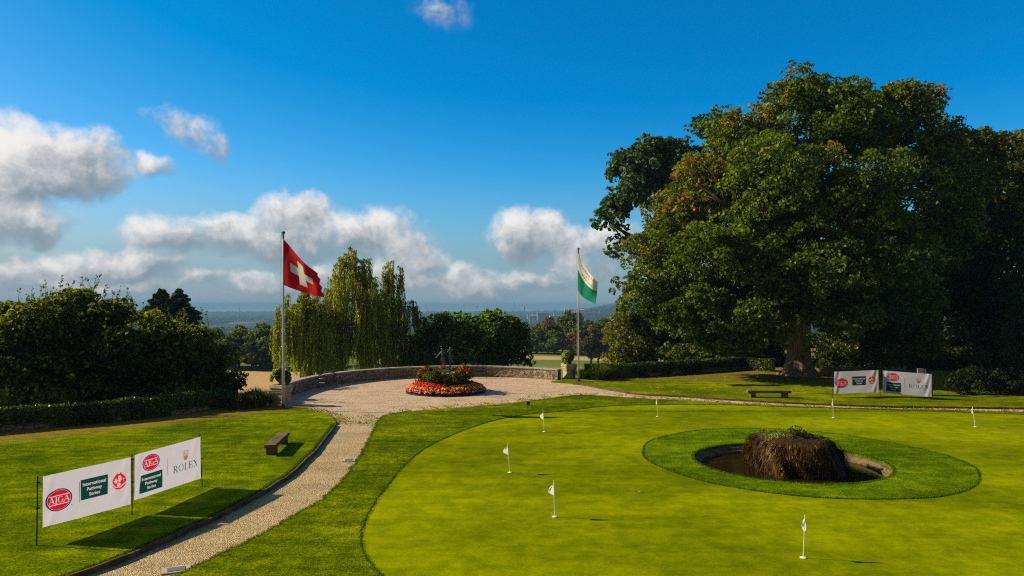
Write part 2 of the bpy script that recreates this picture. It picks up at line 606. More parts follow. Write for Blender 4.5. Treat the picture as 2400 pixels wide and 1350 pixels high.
M['cap'] = stone_mat("cap_stone", (0.30, 0.27, 0.23), (0.46, 0.43, 0.38), (0.2, 0.18, 0.15), 1.5, flat=True, bump=.4)
M['pillar'] = stone_mat("dressed_stone", (0.33, 0.27, 0.17), (0.52, 0.44, 0.29), (0.2, 0.18, 0.15), 1.5, flat=True, bump=.4)
M['bench'] = stone_mat("bench_stone", (0.085, 0.055, 0.032), (0.22, 0.155, 0.095), (0.1, 0.09, 0.08), 3.0, flat=True, bump=.5)
M['kerb'] = stone_mat("kerb_stone", (0.05, 0.032, 0.014), (0.17, 0.115, 0.06), (0.05, 0.04, 0.03), 3.0, flat=True, bump=.6)
M['pool_stone'] = stone_mat("basin_stone", (0.07, 0.045, 0.018), (0.30, 0.21, 0.10), (0.1, 0.07, 0.04), 3.0, flat=True, bump=.5)
M['slab'] = stone_mat("concrete", (0.38, 0.34, 0.28), (0.52, 0.47, 0.40), (0.2, 0.18, 0.15), 3.0, flat=True, bump=.2)
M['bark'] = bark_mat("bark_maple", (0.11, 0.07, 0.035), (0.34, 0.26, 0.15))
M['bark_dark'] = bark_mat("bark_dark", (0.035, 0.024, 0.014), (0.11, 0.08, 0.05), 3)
M['bark_pale'] = bark_mat("bark_pale", (0.12, 0.10, 0.05), (0.34, 0.31, 0.18), 3)
M['iron'] = simple_mat("dark_iron", (0.012, 0.012, 0.014), .45, .3, .5)
M['post'] = simple_mat("post_metal", (0.012, 0.012, 0.014), .4, .5, .5)
M['pole'] = simple_mat("pole_paint", (0.55, 0.54, 0.50), .35, .1, .5, var=.06)
M['pole_cap'] = simple_mat("pole_cap_metal", (0.05, 0.05, 0.05), .4, .4, .5)
M['white'] = cloth_mat("banner_cloth", (0.56, 0.53, 0.62), .50)
M['flag_white'] = cloth_mat("flag_white", (0.78, 0.72, 0.62), .40)
M['flag_red'] = cloth_mat("flag_red", (0.62, 0.006, 0.012), .45)
M['flag_green'] = cloth_mat("flag_green", (0.0, 0.22, 0.12), .40)
M['pin_flag'] = cloth_mat("pin_flag_cloth", (0.95, 0.93, 0.84), .50)
M['ink_red'] = cloth_mat("ink_red", (0.62, 0.006, 0.035), 0.5)
M['ink_scarlet'] = cloth_mat("ink_scarlet", (0.72, 0.012, 0.014), 0.5)
M['ink_green'] = cloth_mat("ink_green", (0.006, 0.045, 0.04), 0.5)
M['ink_teal'] = cloth_mat("ink_teal", (0.004, 0.09, 0.065), 0.5)
M['ink_dark'] = cloth_mat("ink_dark", (0.03, 0.015, 0.06), 0.5)
M['ink_gold'] = cloth_mat("ink_gold", (0.36, 0.16, 0.04), 0.5)
M['ink_white'] = M['white']
M['flag_gold'] = simple_mat("flag_gold", (0.30, 0.22, 0.02), .6, var=.1)
M['bronze'] = simple_mat("bronze", (0.085, 0.092, 0.072), .42, .3, .5, var=.35, scale=6, bump=.3)
M['pin_pole'] = simple_mat("pin_pole", (0.80, 0.80, 0.55), .4, var=.05)
M['cup'] = simple_mat("cup_white", (0.8, 0.8, 0.78), .5, var=.03)

# ------------------------------------------------------------------ terrain
EDGE = np.array([(-400, -400), (-100, -52), (-19.7, 28.9), (-13.4, 35.6), (-12.9, 44), (-9, 50.2), (-4, 51.6), (4, 49.6), (18.3, 57.5), (23, 90), (40, 120), (140, 150), (600, 200)], float)


def edge_y(x):
    return np.interp(x, EDGE[:, 0], EDGE[:, 1])


def sstep(x, a, b):
    t = np.clip((x - a) / (b - a), 0, 1)
    return t * t * (3 - 2 * t)


def vnoise(x, y, seed=0):
    """cheap value noise, numpy"""
    xi = np.floor(x).astype(np.int64); yi = np.floor(y).astype(np.int64)
    xf = x - xi; yf = y - yi

    def h(a, b):
        n = (a * 374761393 + b * 668265263 + seed * 1442695041) & 0x7fffffff
        n = ((n ^ (n >> 13)) * 1274126177) & 0x7fffffff
        return (n & 0xffff) / 65535.0
    u = xf * xf * (3 - 2 * xf); v = yf * yf * (3 - 2 * yf)
    return (h(xi, yi) * (1 - u) + h(xi + 1, yi) * u) * (1 - v) + (h(xi, yi + 1) * (1 - u) + h(xi + 1, yi + 1) * u) * v


def terrain_z(x, y):
    x = np.asarray(x, float); y = np.asarray(y, float)
    d = y - edge_y(x)
    dist = np.hypot(x, y)
    z = -1.2 - 8.8 * sstep(d, 0.5, 62)
    z = z + (vnoise(x / 40, y / 40, 3) - .5) * 1.2 * sstep(d, 60, 120)
    far = sstep(dist, 260, 1700)
    ang = x / np.maximum(y, 1)
    right = sstep(ang, -0.05, 0.16)
    zl = -80 + 9 * (vnoise(x / 900, y / 900, 7) - .5) * 2
    zr = -58 + 30 * sstep(dist, 2200, 3900) * sstep(ang, 0.02, 0.14) + 34 * sstep(dist, 3300, 5200) * sstep(ang, 0.085, 0.16)
    z = z * (1 - far) + far * (zl * (1 - right) + zr * right)
    z = z + 8 * (vnoise(x / 600, y / 420, 9) - .5) * sstep(dist, 1200, 2500)
    z = np.where(dist > 7000, z + (-108 - z) * sstep(dist, 7000, 11500), z)
    z = np.where(y < 20, np.minimum(z, -1.2), z)
    return z


def build_terrain():
    az = np.concatenate([np.arange(-180, -50, 6), np.arange(-50, 50.01, .3), np.arange(56, 180, 6)]) * math.pi / 180
    rr = [3.0]
    while rr[-1] < 30000: rr.append(rr[-1] * 1.022 + .4)
    rr = np.array(rr)
    A, Rr = np.meshgrid(az, rr)
    X = np.sin(A) * Rr; Y = np.cos(A) * Rr
    Z = terrain_z(X, Y)
    n, k = len(rr), len(az)
    co = np.stack([X.ravel(), Y.ravel(), Z.ravel()], 1)
    co = np.vstack([co, [[0, 0, -1.2]]])
    i, j = np.meshgrid(np.arange(n - 1), np.arange(k), indexing='ij')
    j2 = (j + 1) % k
    f = np.stack([i * k + j, i * k + j2, (i + 1) * k + j2, (i + 1) * k + j], -1).reshape(-1, 4)[:, ::-1]
    m, t, b = new_mat("terrain_cover")
    c = pos(t)
    sp = t.node('ShaderNodeSeparateXYZ'); t.set(sp.inputs[0], c)
    n1 = t.noise(c, .05, 5, .6)
    n2 = t.noise(c, .9, 4, .65)
    yy = t.m('ADD', sp.outputs[1], t.m('MULTIPLY', t.m('SUBTRACT', n1, .5), 10))
    fair = t.mix(n2, (0.09, 0.13, 0.012), (0.17, 0.21, 0.03))
    dryc = t.mix(n2, (0.40, 0.24, 0.095), (0.62, 0.40, 0.17))
    leftk = t.step(sp.outputs[0], -20, -10, 1, 0)
    bl = t.m('MULTIPLY', t.m('MULTIPLY', t.step(yy, 121, 125), t.step(yy, 166, 160)), leftk)
    br = t.m('MULTIPLY', t.m('MULTIPLY', t.step(yy, 196, 200), t.step(yy, 216, 210)), t.m('SUBTRACT', 1, leftk))
    br2 = t.m('MULTIPLY', t.m('MULTIPLY', t.step(yy, 155, 176), t.step(yy, 180, 168)), t.m('MULTIPLY', t.m('SUBTRACT', 1, leftk), .45))
    col = t.mix(t.m('ADD', bl, t.m('ADD', br, br2), clamp=True), fair, dryc)
    farc = t.mix(t.step(t.noise(c, .0014, 3, .5), .47, .53), (0.020, 0.035, 0.012), (0.055, 0.065, 0.025))
    farc = t.mix(t.step(t.noise(c, .0011, 2, .5), .60, .64), farc, (0.20, 0.16, 0.09))
    ang = t.m('DIVIDE', sp.outputs[0], t.m('MAXIMUM', sp.outputs[1], 1.0))
    hillf = t.m('MULTIPLY', t.m('MULTIPLY', t.step(ang, .118, .128), t.step(sp.outputs[1], 4250, 4350)), t.step(sp.outputs[1], 5050, 4950))
    farc = t.mix(hillf, farc, (0.62, 0.42, 0.22))
    stripf = t.m('MULTIPLY', t.m('MULTIPLY', t.step(ang, -.18, -.17), t.step(ang, -.07, -.08)), t.m('MULTIPLY', t.step(sp.outputs[1], 1140, 1160), t.step(sp.outputs[1], 1520, 1480)))
    farc = t.mix(stripf, farc, (0.34, 0.28, 0.12))
    col = t.mix(t.step(yy, 260, 420), col, farc)
    t.set(b.inputs['Base Color'], col)
    b.inputs['Roughness'].default_value = .95
    b.inputs['Specular IOR Level'].default_value = .1
    t.set(b.inputs['Normal'], t.bump(t.noise(c, 1.2, 5, .7), .8, .15))
    o = fast_mesh("terrain", co, f, m, smooth=True)
    tag(o, kind='structure')


build_terrain()

# lake far away
lk = MB()
lk.poly([[(-16000, 11600), (4200, 11600), (9000, 27000), (-24000, 27000)]], -100.0)
wm, wt_, wb = new_mat("lake_water")
wb.inputs['Base Color'].default_value = (0.88, 0.92, 0.95, 1)  # pale base stands in for the sky reflected off the water
wb.inputs['Roughness'].default_value = 0.25
tag(lk.build("lake_water", wm), kind='structure')

# ------------------------------------------------------------------ terrace surfaces
PCX, PCY, PR = 8.82, 23.1, 2.98
pool_loop = [(PCX + PR * math.cos(2 * math.pi * k / 96), PCY + PR * math.sin(2 * math.pi * k / 96)) for k in range(96)]
big_hole = [(PCX + (PR + .25) * math.cos(2 * math.pi * k / 64), PCY + (PR + .25) * math.sin(2 * math.pi * k / 64)) for k in range(64)]
gb = MB()
gb.poly([[(-60, -25), (60, -25), (60, 118), (40, 118), (23, 90), (18.0, 57.2), (4, 49.3), (-4, 51.2), (-9, 49.8), (-12.6, 44), (-13.1, 35.2), (-19.7, 28.3), (-60, -12)], big_hole], -0.02, skirt=-1.6)
tag(gb.build("ground", simple_mat("earth", (0.09, 0.075, 0.03), .9, var=.3)), kind='structure')

KERB_L = [(120, 1364), (155, 1350), (226, 1325), (300, 1298), (329, 1285), (358, 1272), (401, 1254.6), (444, 1233), (488, 1215.6), (531, 1194), (574, 1172), (612, 1152), (646.6, 1130), (672.6, 1114.5), (696, 1096), (716, 1075.5), (739, 1055), (759, 1029), (779.5, 1003), (786.5, 992)]
EDGE_R = [(330, 1385), (415.5, 1347), (459, 1324), (502, 1304), (545.5, 1282), (589, 1263), (632, 1240), (675.5, 1214), (719, 1191), (762, 1162), (797, 1130), (829, 1090), (846, 1064), (866, 1026), (878, 1003), (895, 977), (930, 968), (1000, 960), (1100, 953), (1170, 947), (1230, 940), (1290, 932), (1340, 926), (1400, 926), (1500, 933), (1600, 937), (1725, 945), (1950, 954), (2175, 959), (2400, 966), (2800, 976)]
EDGE_U = [(1292, 894.5), (1330, 897.5), (1370, 902), (1400, 908), (1440, 915), (1500, 924), (1600, 929), (1720, 937), (1837, 943.5), (2062, 952.5), (2250, 955), (2400, 957), (2900, 962)]


def jitter(pts, amp, seed=1):
    r = np.random.default_rng(seed)
    a = np.array(pts); n = len(a)
    k = np.convolve(r.normal(0, 1, n + 4), [.25, .5, .25], 'same')[2:n + 2]
    d = np.gradient(a, axis=0); nn = np.stack([-d[:, 1], d[:, 0]], 1); nn /= np.linalg.norm(nn, axis=1)[:, None] + 1e-9
    return [tuple(p) for p in a + nn * (k * amp)[:, None]]


kerb_w = pxline(KERB_L, .12, .12)
edge_r = jitter(pxline(EDGE_R, .04, .09), .045, 2)
edge_u = pxline(EDGE_U, .05, .12)
lawn_tip = jitter(pxline([(786.5, 992), (784, 985), (772, 975.5), (755, 971), (739, 967), (726, 962), (712, 956), (690, 954), (664, 953)], .08, .08), .02, 4)

GL = MB()
wl_in = [(-12.35, 36.0), (-12.3, 40), (-11.4, 45), (-8.9, 48.9), (-6.2, 50.2), (-1.8, 50.4), (1.0, 49.6), (3.2, 48.2)]
k_off = [(p[0] - .05, p[1]) for p in kerb_w]
er_off = [(p[0] + .35, p[1] - .25) for p in pxline(EDGE_R, 0, .5)]
eu_off = [(p[0] + .0, p[1] + .35) for p in pxline(EDGE_U, 0, .5)]
GL.poly([k_off + [(-7.75, 30.3), (-8.6, 32.0), (-9.8, 33.8), (-12.3, 34.4)] + catmull(wl_in, .3) + eu_off + er_off[::-1] + [(-9.5, 10.5), (-12.5, 11.0)]], 0.0)
tag(GL.build("path", M['gravel']), kind='structure')

LL = MB()
lawn_l = [(p[0] - .10, p[1]) for p in kerb_w] + lawn_tip[1:] + [(-12.2, 35.6), (-13.4, 35.4), (-20.0, 28.3), (-60, -11), (-60, 0), (-30, 5), (-14, 11)]
LL.poly([lawn_l], .10, skirt=-.02)
tag(LL.build("lawn", M['lawn']), kind='structure')

GREEN = [(3000, 1000), (2400, 972.5), (2175, 964), (1950, 957), (1837, 954), (1725, 950), (1600, 948.5), (1467, 950.5), (1400, 954.5), (1317, 964), (1233, 972), (1150, 988), (1067, 1017), (1000, 1049), (950, 1089), (900, 1148), (863, 1205), (847, 1249), (849, 1286), (866, 1318), (895, 1350), (960, 1410), (1060, 1480)]
green_w = pxline(GREEN, .02, .12)
green_loop = green_w + [(2.0, 9.6), (9.0, 7.4), (17, 8.0), (26, 13.0), (33, 22.0)]
COLLAR = [(1507.5, 1055), (1514, 1075), (1556, 1098), (1650, 1128), (1800, 1154), (1950, 1167.5), (2100, 1169), (2212, 1162), (2280, 1141), (2295, 1115), (2280, 1092.5), (2212, 1066), (2100, 1040), (1950, 1015.6), (1840, 1007), (1725, 1004), (1624, 1010), (1545, 1026), (1517, 1038)]
collar_w = pxline(COLLAR, .03, .12, True)
RG = MB()
rough_outer = edge_r + [(60, 36), (60, -20), (-20, -20), (-20, 5), (-11, 9.8)]
RG.poly([rough_outer, jitter(green_loop, .022, 8)], .034, skirt=-.02)
tag(RG.build("lawn", M['rough']), kind='structure')
GR = MB()
GR.poly([green_loop, collar_w], .02, skirt=-.015)
tag(GR.build("putting_green_lawn", M['green']), kind='structure')
CO = MB()
CO.poly([jitter(collar_w, .018, 9), jitter(pool_loop, .03, 10)], .036, skirt=-.10)
tag(CO.build("collar_lawn", M['collar']), kind='structure')
LR = MB()
LR.poly([edge_u + [(60, 60), (60, 110), (30, 100), (23, 88), (18.6, 58.5), (18.0, 56.6), (4.5, 49.1), (3.3, 47.9)]], .08, skirt=-.02)
tag(LR.build("lawn", M['lawn_right']), kind='structure')


def kerb_along(line, w, z0, z1, name, label, seg=0.0, group=None):
    mb = MB()
    a = np.array(line)
    d = np.gradient(a, axis=0); nn = np.stack([-d[:, 1], d[:, 0]], 1); nn /= np.linalg.norm(nn, axis=1)[:, None]
    L, Rr = a - nn * w / 2, a + nn * w / 2
    s = np.concatenate([[0], np.cumsum(np.linalg.norm(np.diff(a, axis=0), axis=1))])
    for i in range(len(a) - 1):
        dz = .006 * math.sin(s[i] * 6.1) + .01 * (vnoise(np.array([s[i] / .9]), np.array([0.5]), 4)[0] - .5)
        b = len(mb.v)
        for p in (L[i], Rr[i], Rr[i + 1], L[i + 1]): mb.v.append((p[0], p[1], z1 + dz))
        for p in (L[i], Rr[i], Rr[i + 1], L[i + 1]): mb.v.append((p[0], p[1], z0))
        for f in ((0, 1, 2, 3), (4, 7, 6, 5), (0, 4, 5, 1), (1, 5, 6, 2), (2, 6, 7, 3), (3, 7, 4, 0)):
            mb.f.append(tuple(b + q for q in f)); mb.mi.append(0)
    o = mb.build(name, M['kerb'], origin=(a[len(a) // 2][0], a[len(a) // 2][1], 0))
    return tag(o, kind='structure')


kerb_along(kerb_w, .06, -.05, .118, "kerb", "")
kerb_along([(p[0], p[1] - .05) for p in edge_u[14:]], .06, -.05, .095, "kerb", "")

# ------------------------------------------------------------------ plaza wall
def plaza_wall():
    pts = [(-11.75, 36.1), (-12.2, 39.2), (-12.0, 42.5), (-11.1, 45.6), (-9.3, 48.3), (-6.8, 50.1), (-4.2, 50.9), (-1.6, 50.75), (1.0, 49.7), (3.05, 48.15)]
    line = np.array(catmull(pts, .25))
    root = empty("garden_wall", (float(line[len(line) // 2][0]), float(line[len(line) // 2][1]), 0), "low curved rubble stone wall with pale capping around the gravel circle", "wall")
    d = np.gradient(line, axis=0); nn = np.stack([-d[:, 1], d[:, 0]], 1); nn /= np.linalg.norm(nn, axis=1)[:, None]
    # nn points to the left of travel (outside of the circle is left as we go clockwise)
    mb = MB(); cp = MB()
    H, T = .66, .34
    rows = 6
    b = 0
    r = np.random.default_rng(3)
    inner, outer = line - nn * .0, line + nn * T
    # travel is clockwise seen from above: left normal = outside
    for side, base, s in ((0, inner, -1), (1, outer, 1)):
        b = len(mb.v)
        for i in range(len(line)):
            for k in range(rows + 1):
                off = r.normal(0, .012) if 0 < k < rows else 0
                p = base[i] + nn[i] * s * off
                mb.v.append((p[0], p[1], -.05 + (H + .05) * k / rows))
        for i in range(len(line) - 1):
            for k in range(rows):
                q = (b + i * (rows + 1) + k, b + (i + 1) * (rows + 1) + k, b + (i + 1) * (rows + 1) + k + 1, b + i * (rows + 1) + k + 1)
                mb.f.append(q if side == 0 else q[::-1]); mb.mi.append(0)
    mb.build("wall_body", M['wall_stone'], root)
    ci, co_ = line - nn * .045, line + nn * (T + .045)
    seg = 5
    for i in range(0, len(line) - 1):
        dz = (0.004 * ((i // seg) % 3 - 1))
        b = len(cp.v)
        for z in (H, H + .075 + dz):
            for p in (ci[i], ci[i + 1], co_[i + 1], co_[i]): cp.v.append((p[0], p[1], z))
        for f in ((0, 3, 2, 1), (4, 5, 6, 7), (0, 1, 5, 4), (1, 2, 6, 5), (2, 3, 7, 6), (3, 0, 4, 7)):
            cp.f.append(tuple(b + q for q in f)); cp.mi.append(0)
    cp.build("capping", M['cap'], root)


plaza_wall()


def gate_pillar(x, y, rz, label, h=1.02, w=.62):
    root = empty("gate_pillar", (x, y, 0), label, "pillar", "stone pillars at the two ends of the plaza wall")
    a = MB(); a.box((x, y, .30), (w * .86, w * .86, .70), rz)
    a.box((x, y, .03), (w * 1.0, w * 1.0, .12), rz)
    a.build("shaft", M['pillar'], root)
    c = MB()
    c.box((x, y, .68), (w * .98, w * .98, .10), rz); c.box((x, y, .79), (w * 1.05, w * 1.05, .13), rz); c.box((x, y, .865 + (h - .865) / 2), (w * 1.16, w * 1.16, h - .865), rz, taper=.94)
    o = c.build("cap", M['pillar'], root)
    bv = o.modifiers.new("b", 'BEVEL'); bv.width = .012; bv.segments = 2
    return root


LPX, LPY = G(655, 951).x, G(655, 951).y + .3
RPX, RPY = G(1334, 890).x + .02, G(1334, 890).y + .3
gate_pillar(LPX, LPY, R(-24), "square stone pillar behind the tall red flag pole, carrying a flower urn", 1.03, .74)
gate_pillar(RPX, RPY, R(22), "square stone pillar beside the green and white flag pole, carrying a flower urn", 1.05, .74)

# ------------------------------------------------------------------ benches
def stone_bench(name, x0, y0, x1, y1, w, label, zt=.45, th=.14, legw=.26):
    c = ((x0 + x1) / 2, (y0 + y1) / 2)
    L = math.hypot(x1 - x0, y1 - y0); rz = math.atan2(y1 - y0, x1 - x0)
    g = .10
    root = empty("stone_bench", (c[0], c[1], g), label, "bench", "stone benches on the lawns")
    sb = MB()
    n = 10
    r = np.random.default_rng(5)
    sb.box((c[0], c[1], zt - th / 2), (L, w, th), rz)
    o = sb.build("seat", M['bench'], root)
    bv = o.modifiers.new("b", 'BEVEL'); bv.width = .018; bv.segments = 2
    for s in (-1, 1):
        d = L / 2 - .30
        lx, ly = c[0] + s * d * math.cos(rz), c[1] + s * d * math.sin(rz)
        lg = MB()
        lg.box((lx, ly, (zt - th + g) / 2 - .01), (legw, w * .86, zt - th - g + .02), rz)
        o = lg.build("leg", M['bench'], root)
        bv = o.modifiers.new("b", 'BEVEL'); bv.width = .015; bv.segments = 2


stone_bench("b", -7.86, 23.55, -8.15, 25.95, .38, "dark weathered stone bench on the left lawn near the curve of the gravel path", .46, .12, .26)
stone_bench("b", 12.52, 38.7, 14.78, 38.5, .46, "pale topped stone bench on the lawn in front of the big tree", .47, .13, .28)


def iron_bench(x, y, rz, L, label, seatm):
    root = empty("iron_bench", (x, y, 0), label, "bench", "wrought iron benches by the plaza wall")
    ca, sa = math.cos(rz), math.sin(rz)

    def T(a, b, z): return (x + a * ca - b * sa, y + a * sa + b * ca, z)
    st = MB()
    for k in range(7):
        b = -.22 + k * .073
        st.tube([T(-L / 2, b, .43), T(L / 2, b, .43)], .017, 6)
    st.tube([T(-L / 2, -.24, .42), T(-L / 2, .24, .42)], .02, 6); st.tube([T(L / 2, -.24, .42), T(L / 2, .24, .42)], .02, 6)
    st.build("seat", M['iron'], root)
    bk = MB()
    bk.tube([T(-L / 2, .24, .86), T(-L / 4, .26, .93), T(0, .27, .96), T(L / 4, .26, .93), T(L / 2, .24, .86)], .025, 6)
    bk.tube([T(-L / 2, .24, .50), T(L / 2, .24, .50)], .02, 6)
    n = int(L / .085)
    for k in range(1, n):
        a = -L / 2 + L * k / n
        bk.tube([T(a, .24, .50), T(a + .02, .255, .68), T(a - .02, .26, .88)], .012, 5)
    for k in range(5):
        a0 = -L / 2 + L * (k + .5) / 5
        ring = [T(a0 + .11 * math.cos(t), .25, .70 + .11 * math.sin(t)) for t in np.linspace(0, 2 * math.pi, 13)]
        bk.tube(ring, .012, 5, caps=False)
    bk.build("backrest", M['iron'], root)
    for s in (-1, 1):
        am = MB()
        am.tube([T(s * L / 2, .24, .66), T(s * L / 2, 0, .68), T(s * L / 2, -.24, .64), T(s * L / 2, -.25, .43)], .018, 6)
        am.build("armrest", M['iron'], root)
        for b in (-.24, .24):
            lg = MB(); lg.tube([T(s * L / 2, b, 0), T(s * L / 2, b, .45), T(s * L / 2, b, .5 if b < 0 else .9)], .02, 6)
            lg.build("leg", M['iron'], root)


iron_bench(-2.72, 49.75, R(0), 1.9, "black iron bench against the far wall, just right of the flower bed", None)
iron_bench(-10.85, 43.4, R(62), 1.5, "black iron bench in shade against the left curve of the wall", None)

# ------------------------------------------------------------------ foliage tools
def leaves(centers, normals, size, flat=.55, aspect=1.45, r=None, droop=0.0):
    """rhombic leaves, one quad each; returns co, faces"""
    r = r or rng
    n = len(centers)
    d = r.normal(0, 1, (n, 3)); d /= np.linalg.norm(d, axis=1)[:, None] + 1e-9
    N = normals * flat + d * (1 - flat) * 1.2
    N /= np.linalg.norm(N, axis=1)[:, None] + 1e-9
    a = r.normal(0, 1, (n, 3)); a[:, 2] -= droop
    a -= N * np.sum(a * N, 1)[:, None]; a /= np.linalg.norm(a, axis=1)[:, None] + 1e-9
    b = np.cross(N, a)
    s = (size * r.uniform(.65, 1.3, n))[:, None]
    c = centers
    v = np.stack([c - a * s * aspect / 2, c + b * s * .5 + N * s * .10, c + a * s * aspect / 2, c - b * s * .5 + N * s * .10], 1)
    return v.reshape(-1, 3), np.arange(n * 4).reshape(n, 4)


def unit(n, r):
    d = r.normal(0, 1, (n, 3))
    return d / np.linalg.norm(d, axis=1)[:, None]


def crown_points(lobes, per_m2, sub=(.2, .34), r=None, tuft=.16, fill=.12, bottom=-.55, nsub=1.0):
    """lobes: (cx,cy,cz, rx,ry,rz[,hue]) -> leaf centres, normals, clump hue. each lobe carries sub-clumps on its surface"""
    r = r or rng
    C, Nn, H = [], [], []
    for lb in lobes:
        c = np.array(lb[:3]); rad = np.array(lb[3:6]); hb = lb[6] if len(lb) > 6 else None
        rm = float(np.mean(rad))
        area = 4 * math.pi * rm * rm
        ss = np.mean(sub) * min(rm, 4.2) if rm > 4.2 else np.mean(sub) * rm
        k = int(max(8, nsub * 0.85 * area / (math.pi * ss * ss)))
        d = unit(k, r)
        d = d[d[:, 2] > bottom]
        out_ = r.uniform(.66, 1.10, (len(d), 1)) + (r.uniform(0, 1, (len(d), 1)) < .10) * r.uniform(.05, .22, (len(d), 1))
        cc = c + d * rad * out_
        nrm = d / rad; nrm /= np.linalg.norm(nrm, axis=1)[:, None]
        for p, q in zip(cc, nrm):
            sr = min(rm, 4.2) * r.uniform(*sub)
            m = int(per_m2 * 4 * math.pi * sr * sr * .55 * r.uniform(.6, 1.25))
            e = unit(m, r)
            e = e + q * .45 + np.array([0, 0, .25])
            e /= np.linalg.norm(e, axis=1)[:, None]
            rr_ = sr * (r.uniform(.45, 1.0, (m, 1)) ** .5 + np.abs(r.normal(0, tuft, (m, 1))))
            C.append(p + e * rr_ * np.array([1.1, 1.1, .82]))
            Nn.append(e)
            h = r.uniform(0, .65) if hb is None else np.clip(hb + r.normal(0, .13), 0, 1)
            if hb is None and r.uniform() < .03: h = .95
            H.append(np.clip(np.full(m, h) + r.normal(0, .06, m), 0, 1))
        nf = int(per_m2 * area * fill)
        if nf:
            e = unit(nf, r)
            C.append(c + e * rad * r.uniform(.2, .75, (nf, 1))); Nn.append(e); H.append(np.full(nf, .2))
    return np.vstack(C), np.vstack(Nn), np.concatenate(H)


def foliage(name, lobes, mat, parent, per_m2=40, size=.18, seed=1, sub=(.2, .34), fill=.12, bottom=-.55, flat=.5, tuft=.16, nsub=1.0, maxn=260000, droop=0.0, cav=()):
    r = np.random.default_rng(seed)
    c, n, h = crown_points(lobes, per_m2, sub, r, tuft, fill, bottom, nsub)
    for (cx, cy, cz, ex, ey, ez) in cav:
        k = (((c[:, 0] - cx) / ex) ** 2 + ((c[:, 1] - cy) / ey) ** 2 + ((c[:, 2] - cz) / ez) ** 2) > r.uniform(.7, 1.15, len(c))
        c, n, h = c[k], n[k], h[k]
    if len(c) > maxn:
        k = r.permutation(len(c))[:maxn]; c, n, h = c[k], n[k], h[k]
    v, f = leaves(c, n, size, flat, 1.4, r, droop)
    print("FOL", name, len(f))
    return fast_mesh(name, v, f, mat, parent, {'tone': r.uniform(0, 1, len(f)), 'hue': h})


def limb(mb, a, b, r0, r1, bend=.12, n=7, seed=None, sides=8):
    r = random.Random(seed if seed is not None else hash((round(a[0], 2), round(b[0], 2))) & 0xffff)
    a, b = Vector(a), Vector(b)
    L = (b - a).length
    pts, rad = [], []
    off = Vector((r.uniform(-1, 1), r.uniform(-1, 1), r.uniform(-.2, .6))) * L * bend
    for i in range(n):
        t = i / (n - 1)
        p = a.lerp(b, t) + off * math.sin(math.pi * t) + Vector((r.uniform(-1, 1), r.uniform(-1, 1), r.uniform(-1, 1))) * L * .015
        pts.append(p); rad.append(r0 * (1 - t) ** .8 + r1)
    pts[0] = a
    mb.tube(pts, rad, sides)
    return pts


LM = {}
LM['maple'] = leaf_mat("leaf_maple", (0.044, 0.080, 0.005), (0.170, 0.215, 0.016), (0.38, 0.19, 0.02), .32, .5, .10)
LM['maple_warm'] = leaf_mat("leaf_maple_warm", (0.060, 0.080, 0.008), (0.155, 0.150, 0.016), (0.34, 0.15, 0.03), .30, .5, .35)
LM['oak'] = leaf_mat("leaf_oak", (0.035, 0.085, 0.032), (0.105, 0.170, 0.060), None, .25, .45, .12)
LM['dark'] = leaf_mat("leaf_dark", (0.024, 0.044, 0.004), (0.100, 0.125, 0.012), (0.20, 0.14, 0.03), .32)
LM['hornbeam'] = leaf_mat("leaf_hornbeam", (0.020, 0.036, 0.002), (0.155, 0.175, 0.008), (0.38, 0.36, 0.02), .38)
LM['bright'] = leaf_mat("leaf_bright", (0.030, 0.075, 0.002), (0.120, 0.205, 0.006), None, .35)
LM['willow'] = leaf_mat("leaf_willow", (0.12, 0.135, 0.010), (0.34, 0.34, 0.030), None, .38)
LM['pine'] = leaf_mat("needles", (0.014, 0.036, 0.018), (0.036, 0.070, 0.030), None, .1)
LM['ivy'] = leaf_mat("leaf_ivy", (0.012, 0.026, 0.002), (0.080, 0.125, 0.008), None, .2, .4, .15)
LM['autumn'] = leaf_mat("leaf_autumn", (0.12, 0.085, 0.02), (0.24, 0.14, 0.03), None, .3)
LM['russet'] = leaf_mat("leaf_russet", (0.075, 0.055, 0.022), (0.15, 0.105, 0.035), None, .3)
LM['yellow'] = leaf_mat("leaf_yellow", (0.12, 0.135, 0.012), (0.22, 0.22, 0.02), None, .3)
LM['mid'] = leaf_mat("leaf_mid", (0.050, 0.080, 0.006), (0.140, 0.165, 0.014), (0.22, 0.18, 0.03), .3)
LM['park'] = leaf_mat("leaf_park", (0.060, 0.105, 0.008), (0.17, 0.21, 0.018), (0.24, 0.20, 0.03), .35)
LM['lime'] = leaf_mat("leaf_lime", (0.26, 0.36, 0.01), (0.50, 0.60, 0.03), None, .4)
LM['blade'] = leaf_mat("leaf_blade", (0.035, 0.055, 0.006), (0.11, 0.13, 0.02), None, .25)
LM['purple'] = leaf_mat("leaf_purple", (0.012, 0.008, 0.012), (0.03, 0.015, 0.025), None, .1)


def split_lobes(lobes, big=2.2, seed=1, n=5):
    """breaks big smooth lobes into a cluster of smaller ones so that the outline turns irregular"""
    r = np.random.default_rng(seed)
    out = []
    for q in lobes:
        if q[3] < big:
            out.append(q); continue
        h = list(q[6:])
        out.append([q[0], q[1], q[2], q[3] * .74, q[4] * .74, q[5] * .74] + h)
        for e in unit(n, r):
            k = r.uniform(.36, .52)
            out.append([q[0] + e[0] * q[3] * .58, q[1] + e[1] * q[4] * .58, q[2] + e[2] * q[5] * .58, q[3] * k, q[4] * k, q[5] * k] + ([float(np.clip(h[0] + r.normal(0, .12), 0, .84))] if h else []))
    return out


